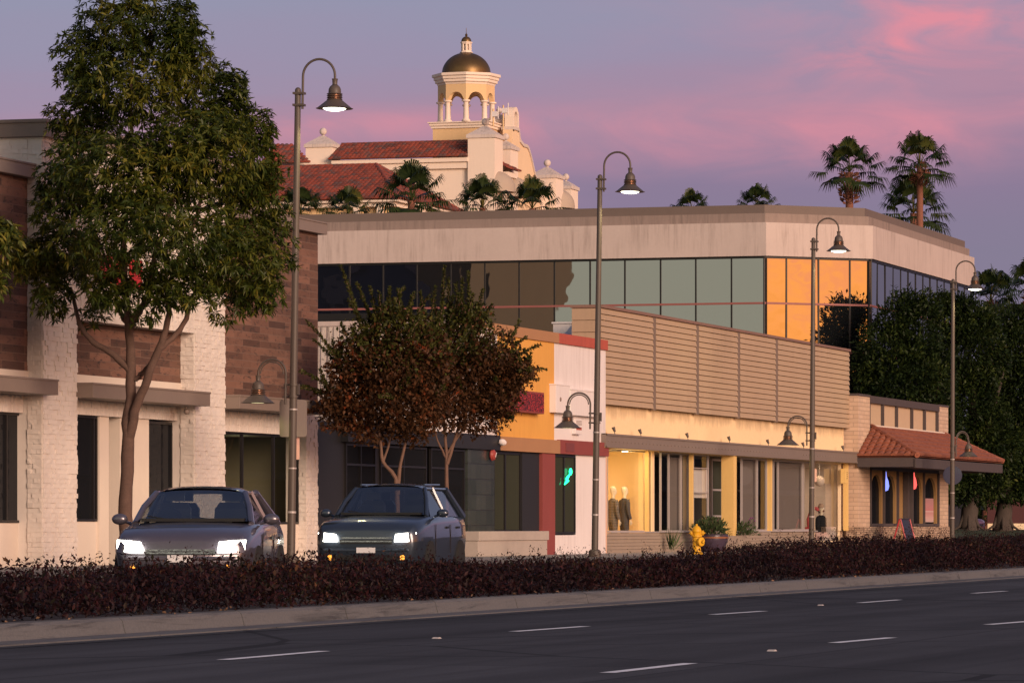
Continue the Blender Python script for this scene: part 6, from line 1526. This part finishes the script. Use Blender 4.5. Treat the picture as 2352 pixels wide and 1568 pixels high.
        for sg in (1, -1): sh2.ball(X(.05, sg * .108, .04), .05, 10, 6, 2.2 * abs(cy) + .9 * abs(sy), 2.2 * abs(sy) + .9 * abs(cy), .9)
        sh2.build('shoes', C_BLACKFRAME, root, True)
    return X
SUIT1 = tailor('check_suit', (.13, .11, .1), .8); SUIT2 = tailor('charcoal_suit', (.06, .055, .065), .25)
SHIRT = M('white_shirt', (.7, .68, .62), .7, .05)
fl = .72
def mann(px, t): return (S(px, t), t)
tM = 34.5
yaw = math.atan2(-CH, SH) + R(28)
for px, suit, tie, lab in ((1408, SUIT1, 'tie', 'left mannequin in a checked brown grey suit with tie in the lit window'), (1434, SUIT2, 'bow', 'right mannequin in a charcoal suit with bow tie in the lit window')):
    x, y = mann(px, tM); d_ = on_t(px, tM)[1]; ztop = zat(1116, d_)
    m_ = thing('suit_mannequin', lab, 'mannequin', (x, y, ztop - 1.86)); figure(m_, (x, y, ztop - 1.86), yaw, suit, SHIRT, tie)
tC = 34.4; x, y = mann(1886, tC); d_ = on_t(1886, tC)[1]; ztop = zat(1158, d_) + .02
cm_ = thing('coat_mannequin', 'half mannequin in a black fur coat, pale beanie and face mask on a pink plinth', 'mannequin', (x, y, ztop - 1.86))
C_COAT = M('black_fur', (.006, .006, .007), .95, .3, 8, 60, .8)
XX = figure(cm_, (x, y, ztop - 1.9), math.atan2(-CH, -SH) , C_COAT, SHIRT, '', coat=True)
bn = MB(); bn.loft([[XX(.0 + r_ * math.cos(a), r_ * .85 * math.sin(a), z_) for a in np.linspace(0, 2 * math.pi, 19)[:-1]] for r_, z_ in ((.112, 1.755), (.118, 1.79), (.112, 1.84), (.085, 1.89), (.04, 1.915))]); bn.build('beanie', M('beige_knit', (.4, .29, .22), .9, .2, 20, 60, .6), cm_, True)
MB().tube([XX(0, 0, .2), XX(0, 0, .72)], .02, 8).build('stand_rod', C_ALU, cm_)
MB().loft([[XX(.104 + .008 * math.cos(a), .05 * math.sin(a), 1.74 + .03 * math.cos(a)) for a in np.linspace(0, 2 * math.pi, 11)[:-1]], [XX(.114, .04 * math.sin(a), 1.74 + .022 * math.cos(a)) for a in np.linspace(0, 2 * math.pi, 11)[:-1]]]).build('eye_mask', SHIRT, cm_)
MB().ball(XX(.08, 0, 1.65), .05, 10, 8, 1, 1, .9).build('face_mask', M('rust_mask', (.12, .04, .03), .8), cm_, True)
zb_ = .3
p0, p1 = S(1871, 34.3), S(1902, 34.3)
tag(MB().box(p0, p1, 34.2, 34.6, zb_, zat(1222, 153)).build('display_plinth', M('pink_plinth', (.62, .42, .4), .7, .05), bevel=.01), 'pale pink display plinth under the black coated half mannequin', 'plinth')
C_GIFT = M('patterned_wrap', (.45, .4, .4), .6, .5, 14, 22, .05)
for a, b_, z0_, z1_, lab in ((1888, 1903, .3, .58, 'patterned gift box on the window floor beside the pink plinth'), (1902, 1921, .3, .62, 'patterned gift box at the right end of the window floor'), (1906, 1921, .62, .9, 'small patterned gift box stacked on another in the last display window')):
    g_ = thing('gift_box', lab, 'gift box', (S((a + b_) / 2, 34.2), 34.2, z0_), 'gift boxes in the last display window')
    MB().box(S(a, 34.1), S(b_, 34.1), 34.08, 34.3, z0_, z1_ - .07).build('box', C_GIFT, g_); MB().box(S(a, 34.1) - .01, S(b_, 34.1) + .01, 34.07, 34.31, z1_ - .07, z1_).build('lid', M('gift_lid', (.62, .5, .5), .6, .1), g_)
for px, py, lab in ((1882, 1104, 'round white paper lantern hanging higher and left of the other in the last display window'), (1905, 1118, 'round white paper lantern hanging lower and right of the other in the last display window')):
    x = S(px, 34.4); d_ = on_t(px, 34.4)[1]; z_ = zat(py, d_); pl = thing('paper_lantern', lab, 'lantern', (x, 34.4, z_), 'paper lanterns in the last display window')
    MB().ball((x, 34.4, z_), .19, 20, 14).build('globe', M('lantern_paper', (.62, .52, .45), .8, .04), pl, True); MB().tube([(x, 34.4, z_ + .18), (x, 34.4, 3.15)], .005, 5).build('cord', C_WPAINT, pl)
fm = thing('flamingo_figure', 'red flamingo figure with a dark beak beside the coated mannequin', 'figurine', (S(1870, 34.45), 34.45, .3))
q = Vector((S(1869, 34.45), 34.45, 0)); d_ = on_t(1869, 34.45)[1]; zf = zat(1166, d_)
C_FLAM = M('flamingo_red', (.42, .06, .07), .6, .1)
MB().tube([q + Vector((0, .15, zf - .75)), q + Vector((0, .2, zf - .4)), q + Vector((0, .1, zf - .1)), q + Vector((0, 0, zf)), q + rt * .12 + Vector((0, 0, zf - .03)), q + rt * .16 + Vector((0, 0, zf - .1))], [.09, .06, .055, .065, .075, .05], 10).ball(q + Vector((0, .25, zf - .85)), .2, 12, 9, 1, 1.4, .9).build('body', C_FLAM, fm, True)
MB().tube([q + rt * .16 + Vector((0, 0, zf - .09)), q + rt * .2 + Vector((0, 0, zf - .17)), q + rt * .17 + Vector((0, 0, zf - .22))], [.04, .03, .008], 8).build('beak', C_BLACKFRAME, fm, True)
MB().tube([q + Vector((0, .22, .3)), q + Vector((0, .22, zf - .95))], .015, 6).tube([q + Vector((0, .3, .3)), q + Vector((0, .3, zf - .95))], .015, 6).build('leg', C_FLAM, fm)
# distant greenery closing the view between the trunks on the right
n = 9000
pr = wpt(2100, 1200, 300); qr = wpt(2700, 1200, 300)
f = RNG.uniform(0, 1, n); P = np.array(pr)[None] * (1 - f)[:, None] + np.array(qr)[None] * f[:, None]
P[:, 2] = .3 + RNG.uniform(0, 1, n) ** .8 * (4.5 + 1.2 * np.sin(f * 23)); P += RNG.normal(scale=.5, size=P.shape)
o = leaves('distant_trees', P, rdir(n), RNG.uniform(.5, .9, n), RNG.uniform(.3, .5, n), LEAF_FICUS, None, np.clip(RNG.normal(.45, .25, n), 0, 1)); tag(o, 'dim belt of garden greenery far beyond the lawn', 'trees', None, 'stuff')
# ================================================================ oncoming cars with lit headlights
def car_paint(name, col, metal=.5):
    m, n, out = nt(name); p = nd(n, 'ShaderNodeBsdfPrincipled'); p.inputs['Base Color'].default_value = (*col, 1); p.inputs['Metallic'].default_value = metal
    p.inputs['Roughness'].default_value = .32; p.inputs['Coat Weight'].default_value = .8; p.inputs['Coat Roughness'].default_value = .04
    tc = nd(n, 'ShaderNodeTexCoord').outputs['Object']; c = mixc(n, mth(n, 'MULTIPLY', mth(n, 'SUBTRACT', noise(n, tc, 3, 5, .7), .4, True), 1.2, True), col, tuple(x * .6 + .02 for x in col)); lk(n, c, p.inputs['Base Color'])
    lk(n, p.outputs[0], out.inputs[0]); MATS[name] = m; return m
C_TYRE = M('tyre_rubber', (.016, .016, .016), .9, .2); C_RIM = M('alloy_rim', (.4, .4, .42), .35, .1, metal=.8); C_CHROME = M('chrome_trim', (.6, .6, .62), .15, .05, metal=1); C_GRILLE = M('grille_black', (.01, .01, .011), .4, .1)
C_PLATE = M('number_plate', (.6, .6, .62), .5, .08); C_AMBER = emit('amber_glow', (1, .35, .05), 2.5)
def car(name, label, s, t, paint, suv=True, yaw=0.0, lit=True, z=.02, group=None):
    root = thing(name, label, 'car', (0, 0, 0), group)
    hgt = 1.66 if suv else 1.45; belt = 1.08 if suv else .95; L = 4.65 if suv else 4.6; W = .93 if suv else .89; hood = belt - .04
    cow = 1.25 if suv else 1.3; rf0 = 2.05 if suv else 2.15; rf1 = 3.95 if suv else 3.3; rb = 4.5 if suv else 4.1
    P = lambda x, y, zz: Vector((x, y, zz))
    def ring(x, hb, hm, zb, zm, zt, ht, cr=.03):
        h = [(0, zb), (hb * .85, zb), (hb, zb + .07), (hm, zm), (hm * .99, zt - .14), (ht + (hm - ht) * .45, zt - .03), (ht, zt), (ht * .55, zt + cr * .8), (0, zt + cr)]
        return [P(x, y, q) for y, q in h] + [P(x, -y, q) for y, q in reversed(h[1:-1])]
    st_ = [(0, .70, .78, .34, .58, .80 if suv else .70, .72), (.05, .77, .85, .27, .6, .9 if suv else .77, .76), (.2, .83, .895, .24, .62, hood - .07, .78), (.55, .9, .925, .23, .64, hood - .02, .8), (cow, .91, .94, .22, .68, belt - .0, .83),
           (2.0, .91, .94, .22, .7, belt, .86), (3.2, .91, .94, .22, .7, belt + .01, .86), (L - .35, .89, .92, .26, .7, belt, .83), (L - .08, .82, .87, .32, .7, belt - .06, .78), (L, .76, .8, .38, .7, belt - .16, .7)]
    k = W / .94
    st_ = [(x, a * k, b * k, c, d, e, f * k) for x, a, b, c, d, e, f in st_]
    b = MB().loft([ring(*q) for q in st_]); body = b.build('body', paint, root, True)
    hw0, hw1 = .80 * k, .61 * k
    # roof, pillars
    rf = MB(); rows = []
    for i, x in enumerate(np.linspace(rf0, rf1, 7)):
        f = i / 6; zc = hgt - .05 * (2 * f - .8) ** 2; rows.append([P(x, y * hw1, zc - .045 * y * y - (.03 if abs(y) == 1 else 0)) for y in (-1, -.8, -.4, 0, .4, .8, 1)])
    rf.loft(rows, cap=False, close=False)
    rows2 = [[p - Vector((0, 0, .03)) for p in r] for r in rows]; rf.loft(rows2, cap=False, close=False)
    for sg in (1, -1):
        A0, A1 = P(cow + .02, sg * hw0 * .99, belt - .01), P(rf0, sg * hw1, hgt - .1); rf.tube([A0, A0.lerp(A1, .5) + Vector((-.03, sg * .02, .02)), A1], [.045, .04, .04], 8)
        B0, B1 = P(2.75, sg * .85 * k, belt - .01), P(2.65, sg * hw1 * 1.02, hgt - .08); rf.tube([B0, B1], .035, 6)
        D0, D1 = P(rb, sg * .8 * k, belt), P(rf1, sg * hw1, hgt - .1); rf.tube([D0, D1], [.09, .06], 8)
        rf.tube([P(x, sg * hw1 * 1.01, hgt - .1 + .0) for x in np.linspace(rf0, rf1, 5)], .03, 6)
        if suv: rf.tube([P(rf0 + .2, sg * hw1 * .92, hgt - .03), P(rf1 - .3, sg * hw1 * .92, hgt - .02)], .018, 6)
    rf.build('roof', paint, root, True)
    ws = MB(); rows = []
    for i in range(6):
        f = i / 5; x = cow + (rf0 - cow) * f; zz = belt + .0 + (hgt - .065 - belt) * (f ** .92); hw = hw0 + (hw1 - hw0) * f
        rows.append([P(x + .09 * y * y * (1 - f * .4) - .04, y * hw, zz - .02 * y * y) for y in np.linspace(-1, 1, 9)])
    ws.loft(rows, cap=False, close=False).build('windscreen', C_GLASS_CAR, root, True)
    for sg in (1, -1):
        MB().add([P(cow + .1, sg * .845 * k, belt), P(2.72, sg * .86 * k, belt), P(2.62, sg * hw1 * 1.02, hgt - .12), P(rf0 + .05, sg * hw1 * 1.01, hgt - .12)], [(0, 1, 2, 3)]).build('side_window', C_GLASS_CAR, root)
        MB().add([P(2.78, sg * .86 * k, belt), P(rb - .1, sg * .82 * k, belt), P(rf1, sg * hw1 * 1.01, hgt - .12), P(2.7, sg * hw1 * 1.02, hgt - .12)], [(0, 1, 2, 3)]).build('side_window', C_GLASS_CAR, root)
    MB().add([P(rb, -.78 * k, belt), P(rb, .78 * k, belt), P(rf1 + .05, hw1, hgt - .1), P(rf1 + .05, -hw1, hgt - .1)], [(0, 1, 2, 3)]).build('rear_window', C_GLASS_CAR, root)
    it = MB().add([P(cow - .02, -.8 * k, belt + .035), P(cow - .02, .8 * k, belt + .035), P(rb, .8 * k, belt + .04), P(rb, -.8 * k, belt + .04)], [(0, 1, 2, 3)])
    for sg in (1, -1):
        for x in (2.35, 3.25): it.loft([[P(x + dx + .1 * f, sg * .37 + y, belt + zz) for dx, y in ((-.06, -.22 * w_), (.06, -.22 * w_), (.06, .22 * w_), (-.06, .22 * w_))] for f, zz, w_ in ((0, .0, 1), (.6, .2, .95), (1, .28, .7))]); it.loft([[P(x + .1 + dx, sg * .37 + y, belt + zz) for dx, y in ((-.05, -.12), (.05, -.12), (.05, .12), (-.05, .12))] for zz in (.3, .42)])
    it.lathe([(.16, 0), (.175, .015), (.16, .03)], P(1.78, .37, belt + .06), 18, (-.8, 0, .5)); it.box(cow - .02, cow + .35, -.7 * k, .7 * k, belt + .03, belt + .07)
    it.build('interior', C_GRILLE, root)
    sm_ = MB()
    for sg in (1, -1):
        for x in (1.35, 2.72): sm_.tube([P(x, sg * W * 1.003, .45), P(x + .02, sg * W * 1.004, belt - .13)], .006, 4)
        for x in (2.35, 3.35): sm_.box(x, x + .2, sg * W * .99, sg * W * 1.02, belt - .2, belt - .165)
    sm_.build('door_trim', C_GRILLE, root)
    # nose
    zg0, zg1 = (.62, .82) if suv else (.56, .68)
    g = MB()
    g.add([P(-.012, -.44, zg0), P(-.012, .44, zg0), P(.02, .5, zg1), P(.02, -.5, zg1), P(.1, -.44, zg0), P(.1, .44, zg0), P(.1, .5, zg1), P(.1, -.5, zg1)], [(0, 1, 2, 3), (0, 4, 5, 1), (2, 6, 7, 3), (0, 3, 7, 4), (1, 5, 6, 2)])
    gr_ = g.build('grille', C_GRILLE, root)
    sl_ = MB()
    for i in range(3): zz = zg0 + (zg1 - zg0) * (.22 + .28 * i); sl_.box(-.018 + .03 * (.22 + .28 * i), .0 + .03 * i * .28, -.44, .44, zz - .012, zz + .012)
    sl_.build('slats', C_CHROME, gr_)
    MB().box(-.02, .08, -.6, .6, .33, .44).build('lower_intake', C_GRILLE, root, bevel=.02)
    MB().box(-.03, -.012, -.16, .16, .47, .56).build('number_plate', C_PLATE, root)
    MB().box(-.016, .03, -.74 * k, .74 * k, .49, .545).build('bumper_strip', paint, root, bevel=.015)
    for sg in (1, -1):
        zh = (.72 if suv else .66); h = MB()
        ys = [sg * .5 * k, sg * .84 * k]
        h.loft([[P(-.07, ys[0], zh - .065), P(-.06, ys[0] + sg * .02, zh + .065), P(.1, ys[0] + sg * .02, zh + .055), P(.1, ys[0], zh - .06)], [P(-.03, ys[0] + (ys[1] - ys[0]) * .6, zh - .065), P(-.015, ys[0] + (ys[1] - ys[0]) * .6, zh + .085), P(.13, ys[0] + (ys[1] - ys[0]) * .6, zh + .075), P(.13, ys[0] + (ys[1] - ys[0]) * .6, zh - .055)],
                [P(.07, ys[1] + sg * .01, zh - .04), P(.09, ys[1] + sg * .01, zh + .09), P(.3, ys[1] + sg * .02, zh + .09), P(.3, ys[1] + sg * .02, zh - .02)]])
        hl = h.build('headlight', C_HEAD if lit else C_GLASS_CAR, root, True)
        if lit: MB().ball(P(.0, sg * .62 * k, .39), .05, 10, 8, .5, 1, 1).build('fog_lamp', C_AMBER, root, True)
        m_ = MB().ball(P(cow + .28, sg * (W + .09), belt + .06), .1, 12, 8, .6, 1.05, .72); m_.tube([P(cow + .3, sg * (W - .06), belt), P(cow + .3, sg * (W + .04), belt + .04)], .025, 6); m_.build('wing_mirror', paint, root, True)
        for x in (.92, L - .95):
            c = P(x, sg * (W - .09), .34)
            wh = MB().lathe([(.2, -.11), (.33, -.11), (.345, -.07), (.345, .07), (.33, .11), (.2, .11)], c, 26, (0, sg, 0)).build('wheel', C_TYRE, root, True)
            rm = MB().lathe([(.0, .075), (.06, .09), (.07, .07), (.2, .06), (.215, .105), (.2, .09)], c, 26, (0, sg, 0))
            for q in range(5): a = q * 2 * math.pi / 5; rm.box(c.x - .025 + .1 * math.cos(a), c.x + .025 + .1 * math.cos(a), c.y + sg * .05, c.y + sg * .09, c.z - .025 + .1 * math.sin(a), c.z + .025 + .1 * math.sin(a))
            rm.build('rim', C_RIM, wh, True)
    wp = MB(); wp.tube([P(cow + .0, -.5, belt + .02), P(cow + .16, .1, belt + .1)], .01, 5).tube([P(cow + .0, .1, belt + .02), P(cow + .16, .6, belt + .1)], .01, 5); wp.build('wipers', C_GRILLE, root)
    root.location = (s, t, z); root.rotation_euler = (0, 0, yaw)
    if lit:
        for sg in (1, -1):
            li = bpy.data.lights.new('beam', 'SPOT'); li.energy = 60; li.color = (1, .88, .68); li.spot_size = R(70); li.spot_blend = .8; li.shadow_soft_size = .08
            lo = bpy.data.objects.new('beam', li); COL.objects.link(lo); lo.parent = root; lo.location = (-.12, sg * .66, .72); lo.rotation_euler = Vector((-1, 0, -.1)).to_track_quat('-Z', 'Y').to_euler()
    return root
C_GLASS_CAR = glass_dark('car_glass', (.014, .017, .022), .02, (.8, .85, .9), .1, .0, .5, .8)
car('oncoming_car', 'dark slate blue SUV with lit headlights coming along the far lanes below the crepe myrtles', 69.2, 23.45, car_paint('slate_paint', (.035, .05, .075)), True, R(7))
car('oncoming_car', 'grey violet sedan with lit headlights in front of the street tree trunk', 50.9, 19.7, car_paint('grey_violet_paint', (.11, .1, .125)), False, R(14))
p = wpt(2251, 1192, 232)
car('parked_car', 'dark red parked car with white roof glimpsed between the evergreen trunks', p.x, p.y, car_paint('wine_paint', (.16, .012, .025)), True, R(80), False, .3)
for o in list(scene.objects):
    if o.type == 'LIGHT' and o.parent is None and o.name.split('.')[0] not in ('sun',): pass
bpy.context.view_layer.update()
